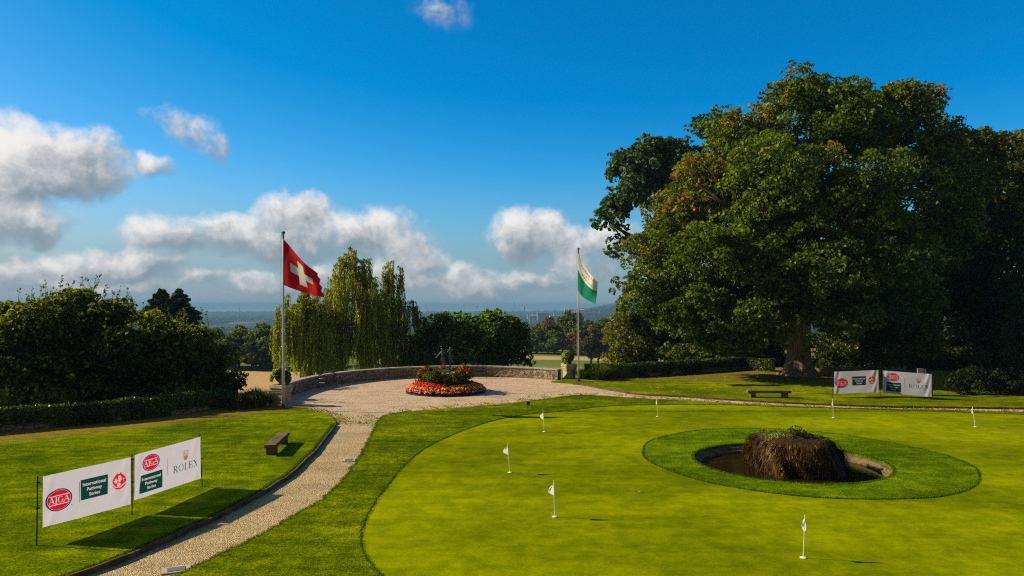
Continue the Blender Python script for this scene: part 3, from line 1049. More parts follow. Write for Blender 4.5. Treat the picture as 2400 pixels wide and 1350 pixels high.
def px_lobes(lst, Y, zmin=None):
    """(px,py,rx_px,rz_px[,dY[,hue]]) measured at distance Y"""
    out = []
    for q in lst:
        px, py, rx, rz = q[:4]
        dY = q[4] if len(q) > 4 else 0
        hue = q[5] if len(q) > 5 else None
        p = P(px, py, Y + dY)
        k = (Y + dY) / FPX
        e = [p.x, p.y, p.z, rx * k, rx * k * .9, rz * k]
        if hue is not None: e.append(hue)
        out.append(e)
    return out


# ------------------------------------------------------------------ the big maple
def big_maple():
    Y = 51.0
    bx, by = G(1880, 884).x, G(1880, 884).y + .6
    root = empty("maple_tree", (bx, by, .06), "huge spreading maple with thick buttressed trunk towering behind the right banners", "tree")
    lobes = px_lobes([
        (1900, 300, 175, 120, 1, .5), (2075, 300, 150, 100, 3, .45), (1745, 360, 130, 105, 0, .6), (1655, 465, 115, 100, 0, .66), (1580, 570, 100, 85, 0, .6),
        (1850, 450, 190, 130, -4, .4), (2050, 470, 170, 130, -3, .35), (2170, 400, 100, 115, 2, .35), (1700, 600, 150, 100, -4, .42), (1890, 630, 170, 100, -6, .3),
        (2070, 620, 140, 100, -5, .28), (1545, 665, 85, 80, -2, .45), (1650, 735, 110, 70, -4, .25), (1790, 745, 90, 55, -6, .25), (1985, 740, 75, 60, -6, .35),
        (2190, 560, 110, 120, 1, .3), (1875, 190, 42, 42, 0, .55), (1985, 225, 60, 40, 2, .35), (2120, 222, 65, 40, 2, .6), (2195, 220, 32, 16, 2, .75),
        (1845, 235, 60, 40, 0, .6), (1950, 800, 60, 45, -7, .5), (1500, 600, 45, 50, 0, .6), (1490, 690, 50, 45, -1, .4), (2120, 720, 90, 70, -3, .25),
        (1770, 280, 50, 40, 0, .7), (2225, 340, 50, 60, 3, .4), (2255, 430, 60, 80, 3, .3), (2150, 800, 80, 40, -2, .2), (1700, 810, 80, 35, -3, .25), (1640, 680, 110, 60, 2, .2), (1750, 700, 110, 60, 2, .15), (1880, 735, 70, 34, -6, .3), (1960, 700, 110, 60, 2, .15), (2100, 760, 90, 50, 1, .15), (1580, 740, 80, 50, 0, .25), (1795, 788, 52, 34, -5, .4), (1740, 800, 50, 30, -4, .35), (1960, 520, 160, 110, 5, .15), (1800, 560, 150, 110, 5, .15), (2100, 600, 120, 110, 5, .15), (1880, 680, 130, 60, 4, .15), (1560, 500, 50, 45, 1, .62), (1620, 400, 40, 36, 1, .7), 
    ], Y)
    lobes = split_lobes(lobes, 2.0, 4, 6)
    cav = []
    for px, py, rx, rz, y0 in ((1715, 505, 30, 42, 45), (1670, 465, 34, 18, 46), (1890, 560, 44, 34, 42), (1850, 520, 26, 44, 43), (1960, 430, 30, 52, 45), (1945, 545, 60, 22, 43), (1760, 655, 50, 22, 42), (2010, 690, 60, 28, 43), (2090, 560, 40, 26, 45), (1800, 395, 26, 30, 45), (2060, 380, 26, 34, 46), (1870, 735, 60, 34, 44), (1915, 260, 22, 26, 47)):
        p = P(px, py, y0); cav.append((p.x, p.y, p.z, rx / FPX * y0, 3.6, rz / FPX * y0))
    foliage("crown", lobes, LM['maple'], root, cav=cav, per_m2=38, size=.175, seed=21, sub=(.11, .25), fill=.14, bottom=-.75, maxn=430000, flat=.38, tuft=.2, nsub=.62)
    tr = MB()
    # buttressed trunk: lathe with lobed profile
    prof = [(1.45, -.1), (1.12, .18), (.93, .5), (.82, 1.0), (.76, 1.8), (.74, 2.7), (.78, 3.5), (.86, 4.2)]

    def amp(t, z): return (.16 * math.cos(5 * t + .6) + .08 * math.cos(9 * t + 2)) * max(0, 1 - z / 1.3) + .035 * math.cos(7 * t + z)
    tr.lathe(prof, (bx, by, .06), 40, amp=amp)
    top = Vector((bx, by, 4.0))
    ends = [(1600, 560, 0, .30), (1700, 380, 1, .34), (1900, 250, 1, .40), (2080, 300, 2, .34), (2180, 450, 1, .28), (1660, 700, -3, .22), (2080, 640, -4, .26), (1850, 560, -5, .24), (1990, 460, -3, .26), (1790, 620, -6, .2), (1650, 455, -3.5, .22), (1720, 470, -4, .24), (1965, 380, -4, .26), (1845, 480, -6, .26), (2000, 530, -6, .22), (2100, 545, -4.5, .2), (1740, 660, -7, .18)]
    br = MB()
    for i, (px, py, dY, rr) in enumerate(ends):
        e = P(px, py, Y + dY)
        pts = limb(br, top - Vector((0, 0, .3)), e, rr, .05, .14, 9, 100 + i, 8)
        for k in (3, 5, 6, 7):
            for s in range(2):
                random.seed(i * 10 + k + s)
                q = pts[k] + Vector((random.uniform(-3, 3), random.uniform(-2.5, 2), random.uniform(-.5, 2.8)))
                limb(br, pts[k], q, rr * .35, .02, .12, 5, 200 + i * 10 + k + s, 6)
    # bare twigs over the top
    for i, (px, py, q0) in enumerate([(1790, 195, (1800, 250)), (1830, 185, (1840, 240)), (1905, 160, (1890, 220)), (2150, 195, (2140, 240)), (2215, 205, (2170, 235))]):
        limb(br, P(q0[0], q0[1], Y), P(px, py, Y), .05, .012, .1, 5, 300 + i, 5)
        for s in range(4):
            random.seed(i * 5 + s)
            limb(br, P((px + q0[0]) / 2, (py + q0[1]) / 2, Y), P(px + random.uniform(-20, 20), py + random.uniform(-6, 22), Y), .02, .008, .1, 4, 320 + i * 4 + s, 4)
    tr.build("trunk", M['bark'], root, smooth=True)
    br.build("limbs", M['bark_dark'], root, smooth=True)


big_maple()


def simple_tree(name, label, base, lobes, mat, size, per, seed, trunk_r=.3, bark='bark_dark', limbs=5, group=None, maxn=90000, top=None, cat="tree", **kw):
    root = empty(name, base, label, cat, group)
    foliage("crown", split_lobes(lobes, 1.6 if mat != 'bright' else 1.2, seed, 5), LM[mat], root, per_m2=per, size=size, seed=seed, maxn=maxn, **kw)
    tr = MB()
    L = np.array([q[:3] for q in lobes])
    mid = L.mean(0)
    t = Vector((base[0] * .7 + mid[0] * .3, base[1] * .7 + mid[1] * .3, base[2] + (mid[2] - base[2]) * .55)) if top is None else Vector(top)
    h = t.z - base[2]
    pts = [Vector(base).lerp(t, k / 5) + Vector((math.sin(k * 1.7 + seed) * .04 * h * .3, math.cos(k * 2.1 + seed) * .03 * h * .3, 0)) * (0 < k < 5) for k in range(6)]
    pts[0] -= Vector((0, 0, .3))
    tr.tube(pts, [trunk_r * 1.35, trunk_r * 1.05, trunk_r * .95, trunk_r * .85, trunk_r * .8, trunk_r * .7], 12)
    rr = random.Random(seed)
    idx = list(range(len(lobes))); rr.shuffle(idx)
    for i in idx[:limbs]:
        limb(tr, t - Vector((0, 0, h * rr.uniform(0, .25))), Vector(lobes[i][:3]), trunk_r * .5, .03, .1, 6, seed * 7 + i, 7)
    tr.build("trunk", M[bark], root, smooth=True)
    return root


def tz(x, y): return float(terrain_z(np.array([x]), np.array([y]))[0])


# poplar behind on the left of the maple
def right_trees():
    Y = 66
    lob = px_lobes([(1500, 400, 80, 62, 0, .4), (1550, 345, 42, 28, 0, .5), (1470, 470, 62, 50, 0, .5), (1430, 520, 36, 32, 0, .5), (1560, 430, 80, 80, 2, .3),
                    (1660, 300, 60, 34, 2, .5), (1700, 272, 34, 22, 2, .5), (1600, 380, 60, 60, 4, .3), (1455, 585, 28, 34, 1, .4), (1560, 560, 70, 80, 3, .3), (1520, 350, 34, 28, 0, .5), (1640, 480, 80, 100, 5, .2), (1410, 510, 16, 12, 0, .6), (1720, 350, 80, 70, 5, .3)], Y)
    x = P(1590, 600, Y + 3).x
    simple_tree("oak_tree", "blue green oak with dense crown showing behind the left shoulder of the huge maple", (x, Y + 3, tz(x, Y + 3)), lob, 'oak', .30, 13, 31, .6, limbs=8, maxn=90000, sub=(.2, .34), fill=.22)
    # tall dark trees on the right edge
    Y = 60
    lob = px_lobes([(2270, 365, 85, 70, 0, .62), (2290, 460, 110, 90, 0, .3), (2230, 520, 90, 100, -1, .2), (2300, 590, 120, 110, -1, .2), (2250, 690, 130, 90, -2, .15), (2320, 330, 30, 30, 0, .72), (2300, 760, 110, 70, -3, .15)], Y)
    x = P(2275, 800, Y).x
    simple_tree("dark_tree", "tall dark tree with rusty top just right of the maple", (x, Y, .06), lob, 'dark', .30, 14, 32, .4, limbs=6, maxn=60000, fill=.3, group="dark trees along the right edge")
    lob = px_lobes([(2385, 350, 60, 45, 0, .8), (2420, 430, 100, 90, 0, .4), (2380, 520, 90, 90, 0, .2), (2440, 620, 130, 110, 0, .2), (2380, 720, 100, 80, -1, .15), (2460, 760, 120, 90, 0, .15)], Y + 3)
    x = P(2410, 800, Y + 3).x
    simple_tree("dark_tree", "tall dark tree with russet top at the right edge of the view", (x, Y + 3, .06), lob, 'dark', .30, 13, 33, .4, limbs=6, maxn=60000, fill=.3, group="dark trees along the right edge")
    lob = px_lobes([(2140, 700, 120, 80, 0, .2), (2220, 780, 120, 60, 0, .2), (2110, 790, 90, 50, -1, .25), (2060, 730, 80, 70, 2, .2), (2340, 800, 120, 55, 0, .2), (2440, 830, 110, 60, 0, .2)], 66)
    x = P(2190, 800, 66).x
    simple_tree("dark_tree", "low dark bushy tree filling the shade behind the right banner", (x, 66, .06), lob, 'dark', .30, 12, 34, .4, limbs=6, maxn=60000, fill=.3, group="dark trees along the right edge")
    lob = px_lobes([(2010, 800, 60, 50, 0, .55), (2050, 760, 50, 40, 0, .5), (1975, 770, 45, 45, 0, .6), (2060, 840, 50, 26, 0, .4)], 54)
    x = P(2020, 860, 54).x
    simple_tree("young_maple_tree", "low sunlit maple growth hanging over the right banners beside the huge trunk", (x, 54, .06), lob, 'maple', .20, 30, 35, .16, limbs=4, maxn=30000, fill=.2)
    for i, (px, Y, lb, ls) in enumerate([
        (2130, 58, "dark undergrowth shrub in deep shade directly behind the right banners", [(2080, 850, 60, 30, 0, .3), (2140, 845, 60, 36, 0, .2), (2190, 850, 50, 32, 0, .3)]),
        (2270, 56, "dark undergrowth shrub right of the banners beneath the dark trees", [(2240, 850, 60, 34, 0, .3), (2300, 850, 60, 36, 0, .2)]),
        (2390, 55, "dark undergrowth shrub at the right edge beneath the dark trees", [(2360, 850, 60, 36, 0, .35), (2430, 845, 60, 40, 0, .2)]),
        (1985, 57, "dark undergrowth shrub just right of the maple trunk", [(1960, 850, 50, 30, 0, .25), (2010, 850, 50, 28, 0, .3)])]):
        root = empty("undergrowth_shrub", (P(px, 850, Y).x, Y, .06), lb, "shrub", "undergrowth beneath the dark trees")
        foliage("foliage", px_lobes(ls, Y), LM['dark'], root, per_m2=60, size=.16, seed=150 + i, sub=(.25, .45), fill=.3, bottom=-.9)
    # understorey left of the trunk, behind the ivy hedge
    specs = [
        ("small_tree", "grey green bushy tree directly behind the ivy hedge, right of the white and green flag", 1480, 62, [(1490, 740, 50, 55, 0, .5), (1530, 790, 60, 50, 0, .5), (1500, 840, 55, 30, -1, .4), (1550, 720, 60, 60, 2, .3)], 'mid', .20),
        ("yellow_shrub", "tall yellow green shrub at the left end of the ivy hedge", 1452, 60, [(1452, 800, 32, 44, 0, .8), (1440, 850, 34, 20, 0, .6), (1470, 830, 34, 36, 0, .7), (1455, 760, 22, 24, 0, .8)], 'yellow', .17),
        ("maple_sapling", "leafy maple sapling with pale trunk rising over the middle of the ivy hedge", 1637, 60, [(1610, 770, 60, 50, 0, .45), (1680, 800, 60, 45, 0, .4), (1640, 720, 70, 50, 1, .4), (1700, 750, 50, 50, 0, .35), (1600, 830, 60, 28, -1, .4), (1700, 845, 60, 22, -1, .35)], 'maple', .20),
        ("dark_shrub", "dark shrub in deep shade left of the maple trunk", 1780, 60, [(1770, 800, 60, 50, 2, .2), (1820, 790, 60, 60, 3, .15), (1740, 830, 60, 35, 0, .25), (1800, 850, 70, 25, 0, .2), (1580, 800, 60, 60, 4, .15)], 'dark', .22),
    ]
    for i, (nm, lb, px, Y, ls, mt, sz) in enumerate(specs):
        x = P(px, 800, Y + .5).x
        simple_tree(nm, lb, (x, Y + .5, tz(x, Y + .5)), px_lobes(ls, Y), mt, sz, 30, 40 + i, .2 if nm != "maple_sapling" else .42, 'bark' if nm == "maple_sapling" else 'bark_dark', 5, maxn=36000, fill=.25, top=tuple(P(px, 770, Y + .5)), cat='tree' if 'shrub' not in nm else 'shrub')


right_trees()


# ------------------------------------------------------------------ left shrubs
def left_shrubs():
    specs = [
        ("tall loose green shrub behind the ivy wall at the far left edge", 33.5, 20, [(20, 800, 110, 80, 0, .5), (-80, 850, 120, 110, 0, .4), (60, 850, 110, 80, -.5, .35), (80, 740, 45, 34, 0, .55), (20, 740, 60, 30, .5, .55), (60, 930, 110, 50, -1, .5)]),
        ("highest arching green shrub behind the ivy wall, second from the left", 36, 175, [(170, 760, 100, 66, 0, .5), (175, 705, 60, 30, 0, .55), (240, 740, 70, 40, 0, .55), (150, 860, 110, 70, -1, .35), (260, 830, 100, 70, -.5, .3), (190, 920, 110, 50, -1.5, .4), (285, 715, 25, 16, 0, .6)]),
        ("broad dark shrub in the middle of the ivy wall, below the pine", 38, 340, [(330, 790, 80, 52, 0, .6), (390, 790, 70, 42, 0, .6), (330, 860, 110, 60, -1, .3), (400, 860, 90, 60, -.5, .25), (360, 920, 110, 40, -1.5, .3), (345, 745, 34, 18, 0, .7)]),
        ("low dark shrub with drooping branch tips beside the left pillar", 39, 480, [(450, 800, 55, 40, 0, .55), (480, 850, 70, 50, 0, .35), (440, 900, 80, 50, -1, .25), (520, 900, 55, 32, 0, .35), (490, 930, 70, 25, -1, .2), (555, 885, 22, 14, 0, .4), (540, 835, 22, 26, 0, .5)]),
    ]
    for i, (lb, Y, px, ls) in enumerate(specs):
        lob = px_lobes(ls, Y)
        x = P(px, 800, Y).x
        base = (x, Y, -1.2)
        root = empty("hornbeam_shrub", base, lb, "shrub", "shrubs behind the left ivy wall")
        lob = lob + px_lobes([(px - 60, 930, 100, 60, 2, .2), (px - 10, 870, 80, 60, 2, .2)] + ([(px + 60, 930, 110, 60, 2, .2)] if i < 3 else []), Y)
        foliage("crown", split_lobes(lob, 1.0, 60 + i, 6), LM['hornbeam'], root, per_m2=44, size=.145, seed=60 + i, sub=(.13, .26), fill=.22, bottom=-.8, maxn=90000, tuft=.30)
        tw = MB()
        r = random.Random(i)
        for k in range(7):
            q = lob[r.randrange(len(lob))]
            limb(tw, (base[0] + r.uniform(-.4, .4), base[1] + r.uniform(-.3, .3), -1.3), (q[0], q[1], q[2]), .07, .015, .15, 7, i * 20 + k, 6)
        tw.build("stems", M['bark_dark'], root)
        # upright whippy shoots above the outline
        n = 26 if i < 2 else 14
        for k in range(n):
            q = lob[r.randrange(min(5, len(lob)))]
            a = r.uniform(0, 6.28)
            x0, y0 = q[0] + q[3] * .8 * math.cos(a), q[1] + q[4] * .5 * math.sin(a)
            z0 = q[2] + q[5] * .75
            L = r.uniform(.4, 1.15)
            dx, dy = r.uniform(-.25, .35), r.uniform(-.2, .2)
            sh = MB(); sh.tube([(x0, y0, z0), (x0 + dx * .5, y0 + dy * .5, z0 + L * .6), (x0 + dx, y0 + dy, z0 + L)], [.012, .008, .004], 4, caps=False)
            m = int(L * 16) + 2
            t_ = np.array([r.uniform(.1, 1) for _ in range(m)])
            C = np.stack([x0 + dx * t_, y0 + dy * t_, z0 + L * t_], 1) + np.array([[r.gauss(0, .05), r.gauss(0, .05), 0] for _ in range(m)])
            rr = np.random.default_rng(i * 40 + k)
            v, f = leaves(C, unit(m, rr), .085, .5, 1.6, rr)
            nv = len(sh.v)
            co = np.vstack([np.array(sh.v), v]); ff = np.vstack([np.array(sh.f), f + nv])
            fast_mesh("shoot", co, ff, [M['bark_dark'], LM['hornbeam']], root, {'tone': rr.uniform(0, 1, len(ff)), 'hue': np.full(len(ff), .5)}, midx=[0] * len(sh.f) + [1] * len(f))


left_shrubs()


# ------------------------------------------------------------------ pine
def pine():
    Y = 82
    b = P(400, 780, Y)
    root = empty("pine_tree", (b.x, Y, tz(b.x, Y)), "dark flat topped pine rising behind the left shrubs", "tree")
    tr = MB()
    for dx, top in ((-12, 690), (18, 688)):
        q = P(400 + dx, top, Y)
        tr.tube([(b.x, Y, tz(b.x, Y)), (b.x + dx / FPX * Y * .6, Y, -1), tuple(q)], [.4, .28, .05], 8)
    C, N_, H = [], [], []
    r = np.random.default_rng(8)
    pads = []
    for cx, tops in ((378, 683), (420, 683)):
        for k in range(15):
            yy = tops + k * 5.2
            wd = (8 + k * 3.6) * (1.0 if k < 12 else .8)
            for s in (-1, 1):
                pads.append((cx + s * wd * r.uniform(.35, .85), yy + r.uniform(-2, 3), wd * r.uniform(.35, .55), 3.2, r.uniform(-1.5, 1.5)))
            pads.append((cx + r.uniform(-4, 4), yy - 2, wd * .4, 3.4, r.uniform(-1, 1)))
    pads += [(350, 722, 14, 5, 0), (340, 738, 10, 4, 0), (455, 735, 14, 5, 0), (462, 745, 12, 4, 0), (400, 745, 44, 14, 0), (430, 755, 36, 12, 0), (360, 755, 30, 12, 0)]
    for px, py, rx, rz, dY in pads:
        c = P(px, py, Y + dY * 2); k = Y / FPX
        m = int(110 + rx * 12)
        e = unit(m, r) * r.uniform(.3, 1, (m, 1)) * np.array([rx * k, rx * k * .8, rz * k])
        C.append(np.array(c) + e); N_.append(np.tile([0, 0, 1.], (m, 1))); H.append(np.full(m, r.uniform(.1, .9)))
        limb(tr, (b.x + (px - 400) * .2 * k, Y, c.z - .4), (c.x, c.y, c.z - .1), .08, .02, .05, 4, int(px * py) % 997, 5)
    C = np.vstack(C); N_ = np.vstack(N_)
    v, f = leaves(C, N_, .20, .35, 2.0, r)
    fast_mesh("crown", v, f, LM['pine'], root, {'tone': r.uniform(0, 1, len(f)), 'hue': np.concatenate(H)})
    tr.build("trunk", M['bark_dark'], root)


pine()


# ------------------------------------------------------------------ weeping birch trees
def weeping(label, Y, px, groups, trunk, seed, mat='willow'):
    """groups: (px, py_top, half-width px, droop length px, n strands, hue)"""
    b = P(px, 860, Y)
    g = tz(b.x, Y)
    root = empty("weeping_birch", (b.x, Y, g), label, "tree", "weeping birches beyond the plaza wall")
    r = np.random.default_rng(seed)
    k = Y / FPX
    C, A, H = [], [], []
    tr = MB()
    top = None
    tp = [P(x, y, Y + d) for x, y, d in trunk]
    tr.tube([Vector((b.x, Y, g - .2))] + tp, [.34] + [max(.05, .26 * (1 - i / len(tp))) for i in range(len(tp))], 9)
    for (cx, cy, hw, dl, n, hue) in groups:
        c = P(cx, cy, Y)
        near = min(tp, key=lambda p: (p - c).length)
        limb(tr, near, (c.x, c.y, c.z - .3), .09, .03, .1, 6, int(cx), 6)
        nt = max(4, n // 14)
        tips = [(r.uniform(0, 2 * math.pi), r.uniform(0, 1) ** .55 * r.choice([1, 1, 1.35 if px > 760 else 1.05]), r.normal(0, .42), r.uniform(.3, 1.1)) for _ in range(nt)]
        for s in range(int(n * .84)):
            ta, tq, tzo, tl = tips[s % nt]
            a = ta + r.normal(0, .12); q = min(1.5, max(0, tq + r.normal(0, .06)))
            x0 = c.x + hw * k * q * math.cos(a) + r.normal(0, .09); y0 = c.y + hw * k * .8 * q * math.sin(a) + r.normal(0, .09)
            z0 = c.z - (q ** 2) * hw * k * .8 + tzo + r.normal(0, .06)
            L = dl * k * tl * r.uniform(.55, 1.08)
            L = min(L, max(.4, z0 - g - .3))
            out = .25 * q
            m = int(L * 15) + 3
            t = np.linspace(0, 1, m)
            arch = np.sin(np.minimum(t * 6, 1) * math.pi / 2)
            xx = x0 + math.cos(a) * out * arch + .07 * np.sin(t * 5 + s) + r.normal(0, .025, m)
            yy = y0 + math.sin(a) * out * arch + r.normal(0, .03, m)
            zz = z0 - t * L + .2 * np.sin(np.minimum(t * 5, 1) * math.pi)
            C.append(np.stack([xx, yy, zz], 1)); H.append(np.full(m, np.clip(hue + r.normal(0, .12), 0, 1)))
    C = np.vstack(C); n = len(C); H = np.concatenate(H)
    a = np.tile([0, 0, -1.], (n, 1)) + r.normal(0, .45, (n, 3)); a /= np.linalg.norm(a, axis=1)[:, None]
    N_ = unit(n, r); bb = np.cross(a, N_); bb /= np.linalg.norm(bb, axis=1)[:, None]
    s = r.uniform(.075, .13, (n, 1))
    v = np.stack([C - a * s * .9, C + bb * s * .33, C + a * s * .9, C - bb * s * .33], 1).reshape(-1, 3)
    print("WEEP", n)
    fast_mesh("crown", v, np.arange(4 * n).reshape(n, 4), LM[mat], root, {'tone': r.uniform(0, 1, n), 'hue': H})
    tr.build("trunk", M['bark_pale'], root, smooth=True)


weeping("tallest weeping birch in the middle of the group, pale leaning trunk", 60, 795,
        [(820, 592, 26, 130, 120, .7), (805, 600, 22, 110, 80, .7), (848, 612, 26, 110, 100, .6), (820, 650, 50, 130, 170, .7), (785, 655, 34, 140, 110, .75), (870, 672, 44, 120, 130, .45), (835, 700, 60, 130, 170, .5), (800, 740, 60, 120, 190, .3), (860, 745, 60, 120, 170, .3), (765, 668, 24, 90, 60, .6), (780, 720, 40, 130, 150, .6), (868, 720, 44, 130, 150, .45), (820, 780, 80, 80, 200, .35), (882, 662, 26, 110, 80, .5), (752, 700, 34, 120, 120, .65), (858, 648, 26, 90, 60, .6)],
        [(797, 830, 0), (800, 790, 0), (806, 765, 0), (815, 700, 0), (822, 640, 0), (824, 598, 0)], 71)
weeping("weeping birch on the right of the group with narrow drooping top", 62, 905,
        [(918, 622, 18, 90, 90, .5), (900, 636, 22, 90, 80, .5), (930, 650, 22, 90, 80, .4), (905, 690, 48, 120, 160, .4), (952, 705, 20, 110, 110, .25), (965, 712, 8, 90, 40, .2), (925, 740, 50, 120, 190, .3), (885, 760, 50, 100, 150, .25), (950, 790, 26, 60, 70, .35), (910, 800, 50, 60, 130, .25), (935, 770, 40, 90, 120, .3), (880, 730, 34, 110, 110, .45)],
        [(900, 830, 0), (898, 780, 0), (903, 720, 0), (912, 640, 0)], 72)
weeping("low spreading weeping birch just right of the red flag pole, lit yellow green", 58, 725,
        [(698, 690, 38, 120, 150, .3), (722, 690, 36, 90, 120, .25), (705, 712, 26, 160, 170, .95), (735, 725, 44, 150, 200, .85), (678, 720, 22, 120, 110, .5), (755, 745, 44, 130, 180, .7), (700, 770, 50, 110, 190, .75), (745, 790, 55, 80, 190, .7), (720, 700, 14, 60, 50, .9), (780, 770, 40, 90, 120, .6), (690, 745, 40, 110, 130, .8), (672, 775, 16, 90, 60, .6)],
        [(722, 820, 0), (718, 760, 0), (712, 710, 0)], 73)

# ------------------------------------------------------------------ bushy trees behind the wall centre
for i, (lb, px, Y, ls) in enumerate([
    ("bright green bushy tree beyond the wall, behind the flower bed", 1050, 63, [(1000, 778, 32, 26, 0, .6), (1040, 758, 34, 24, 0, .75), (1085, 755, 22, 20, 0, .75), (968, 818, 34, 34, 0, .55), (952, 846, 20, 20, -1, .5), (1020, 810, 60, 45, 0, .5), (1080, 800, 50, 50, 0, .5), (1000, 845, 60, 26, -1, .45), (1060, 840, 50, 28, -1.5, .5)]),
    ("bright green rounded tree right of the flower bed, its right side in shade", 1170, 66, [(1132, 750, 30, 20, 0, .75), (1165, 745, 20, 14, 0, .7), (1192, 762, 32, 22, 0, .55), (1224, 780, 18, 22, 0, .4), (1150, 790, 55, 45, 0, .55), (1200, 800, 42, 45, 0, .3), (1230, 825, 18, 30, 0, .25), (1160, 838, 70, 26, -1, .3), (1238, 850, 12, 14, 0, .3)])]):  # low hues on the right lobes paint that side's shade into the leaves
    lob = px_lobes(ls, Y); x = P(px, 800, Y).x
    simple_tree("bushy_tree", lb, (x, Y, tz(x, Y)), lob, 'bright', .25, 20, 80 + i, .2, limbs=7, maxn=60000, fill=.3, sub=(.26, .5), tuft=.3, flat=.4, group="bright green trees beyond the plaza wall")


# ------------------------------------------------------------------ trees across the golf course
def mid_trees():
    T = [  # px, ytop, width px, Y, mat, label
        (505, 770, 80, 172, 'park', "green tree across the fairway, directly right of the left shrub"),
        (560, 762, 70, 176, 'park', "rounded green tree across the fairway between the left shrub and the red flag pole"),
        (610, 757, 74, 174, 'park', "broad green tree across the fairway just left of the red flag pole"),
        (655, 764, 60, 172, 'park', "green tree across the fairway immediately behind the red flag pole"),
        (700, 770, 60, 178, 'dark', "dark tree across the fairway half hidden by the low weeping birch"),
        (535, 800, 64, 168, 'dark', "low dark tree at the edge of the tan meadow, left of the urn"),
        (600, 800, 76, 168, 'dark', "low dark tree at the edge of the tan meadow above the left urn"),
        (1287, 741, 50, 232, 'autumn', "orange topped autumn tree right of the bright green bushy trees"),
        (1336, 726, 70, 238, 'park', "tallest round green tree immediately left of the white and green flag pole"),
        (1258, 768, 60, 226, 'park', "green tree beyond the tan field beside the bright rounded tree"),
        (1300, 772, 60, 224, 'park', "green tree below the orange topped autumn tree"),
        (1345, 770, 54, 228, 'park', "mid green tree behind the pole of the white and green flag"),
        (1318, 786, 34, 222, 'russet', "small brownish tree left of the white and green flag pole above the fairway"),
        (1340, 778, 36, 221, 'autumn', "olive brown tree beside the white and green flag pole"),
        (1385, 764, 66, 186, 'russet', "brown russet tree with a clear trunk just right of the white and green flag pole"),
        (1402, 800, 34, 184, 'russet', "small dark russet tree standing right of the larger russet tree"),
        (1425, 762, 44, 205, 'yellow', "yellow green tree behind the russet trees"),
        (1382, 748, 60, 250, 'park', "green tree peeping over the russet tree"),
        (1420, 742, 56, 262, 'park', "hazy green tree behind the yellow green tree"),
        (1245, 790, 50, 228, 'dark', "dark tree in shade against the right side of the bright rounded tree"),
        (985, 772, 60, 190, 'park', "low green tree between the weeping birch and the bright green bushy tree"),
        (1225, 765, 50, 240, 'park', "green tree peeping over the shaded side of the bright rounded tree"),
        (760, 775, 60, 182, 'dark', "dark tree across the fairway seen through the low weeping birch"),
        (1400, 758, 70, 240, 'park', "broad green tree behind the yellow green tree and the russet tree"),
        (1365, 766, 60, 243, 'dark', "dark green tree directly behind the upper half of the russet tree"),
        (1312, 752, 60, 262, 'park', "green tree between the orange topped tree and the tallest round tree"),
        (1262, 760, 50, 262, 'dark', "dark tree behind the left flank of the orange topped autumn tree"),
        (1450, 752, 60, 258, 'park', "pale green tree above the tall yellow green shrub"),
        (1480, 760, 60, 250, 'dark', "dark tree behind the grey green bushy tree by the hedge"),
        (475, 768, 70, 176, 'park', "green tree across the fairway rising just behind the end of the left shrub"),
        (635, 790, 60, 169, 'dark', "low dark tree across the fairway directly left of the red flag pole"),
        (850, 775, 70, 185, 'dark', "dark tree across the fairway seen through the tallest weeping birch"),
    ]
    r = np.random.default_rng(3)
    for i, (px, yt, wp, Y, mt, lb) in enumerate(T):
        x = (px - 1200) / FPX * Y
        g = tz(x, Y)
        top = CAMZ + (HOR - yt) / FPX * Y
        w = wp / FPX * Y / 2 * 1.3
        h = top - g
        lobes = []
        clear = .22 * h if px in (1385, 1402, 1318) else .10 * h
        for k in range(9):
            f = k / 8
            zz = g + clear + (h - clear) * (.18 + .62 * f)
            ww = w * (.95 - .55 * max(0, f - .35))
            a = k * 2.4 + i
            lobes.append([x + ww * .42 * math.cos(a) * (f < .95), Y + ww * .4 * math.sin(a), zz, ww * .62, ww * .6, (h - clear) * .21, float(np.clip(.45 + r.normal(0, .2), 0, 1))])
        simple_tree("parkland_tree", lb, (x, Y, g), lobes, mt, .46, 8, 400 + i, max(.25, w * .06), limbs=3, maxn=12000, fill=.45, group="trees across the golf course", sub=(.3, .5))


mid_trees()


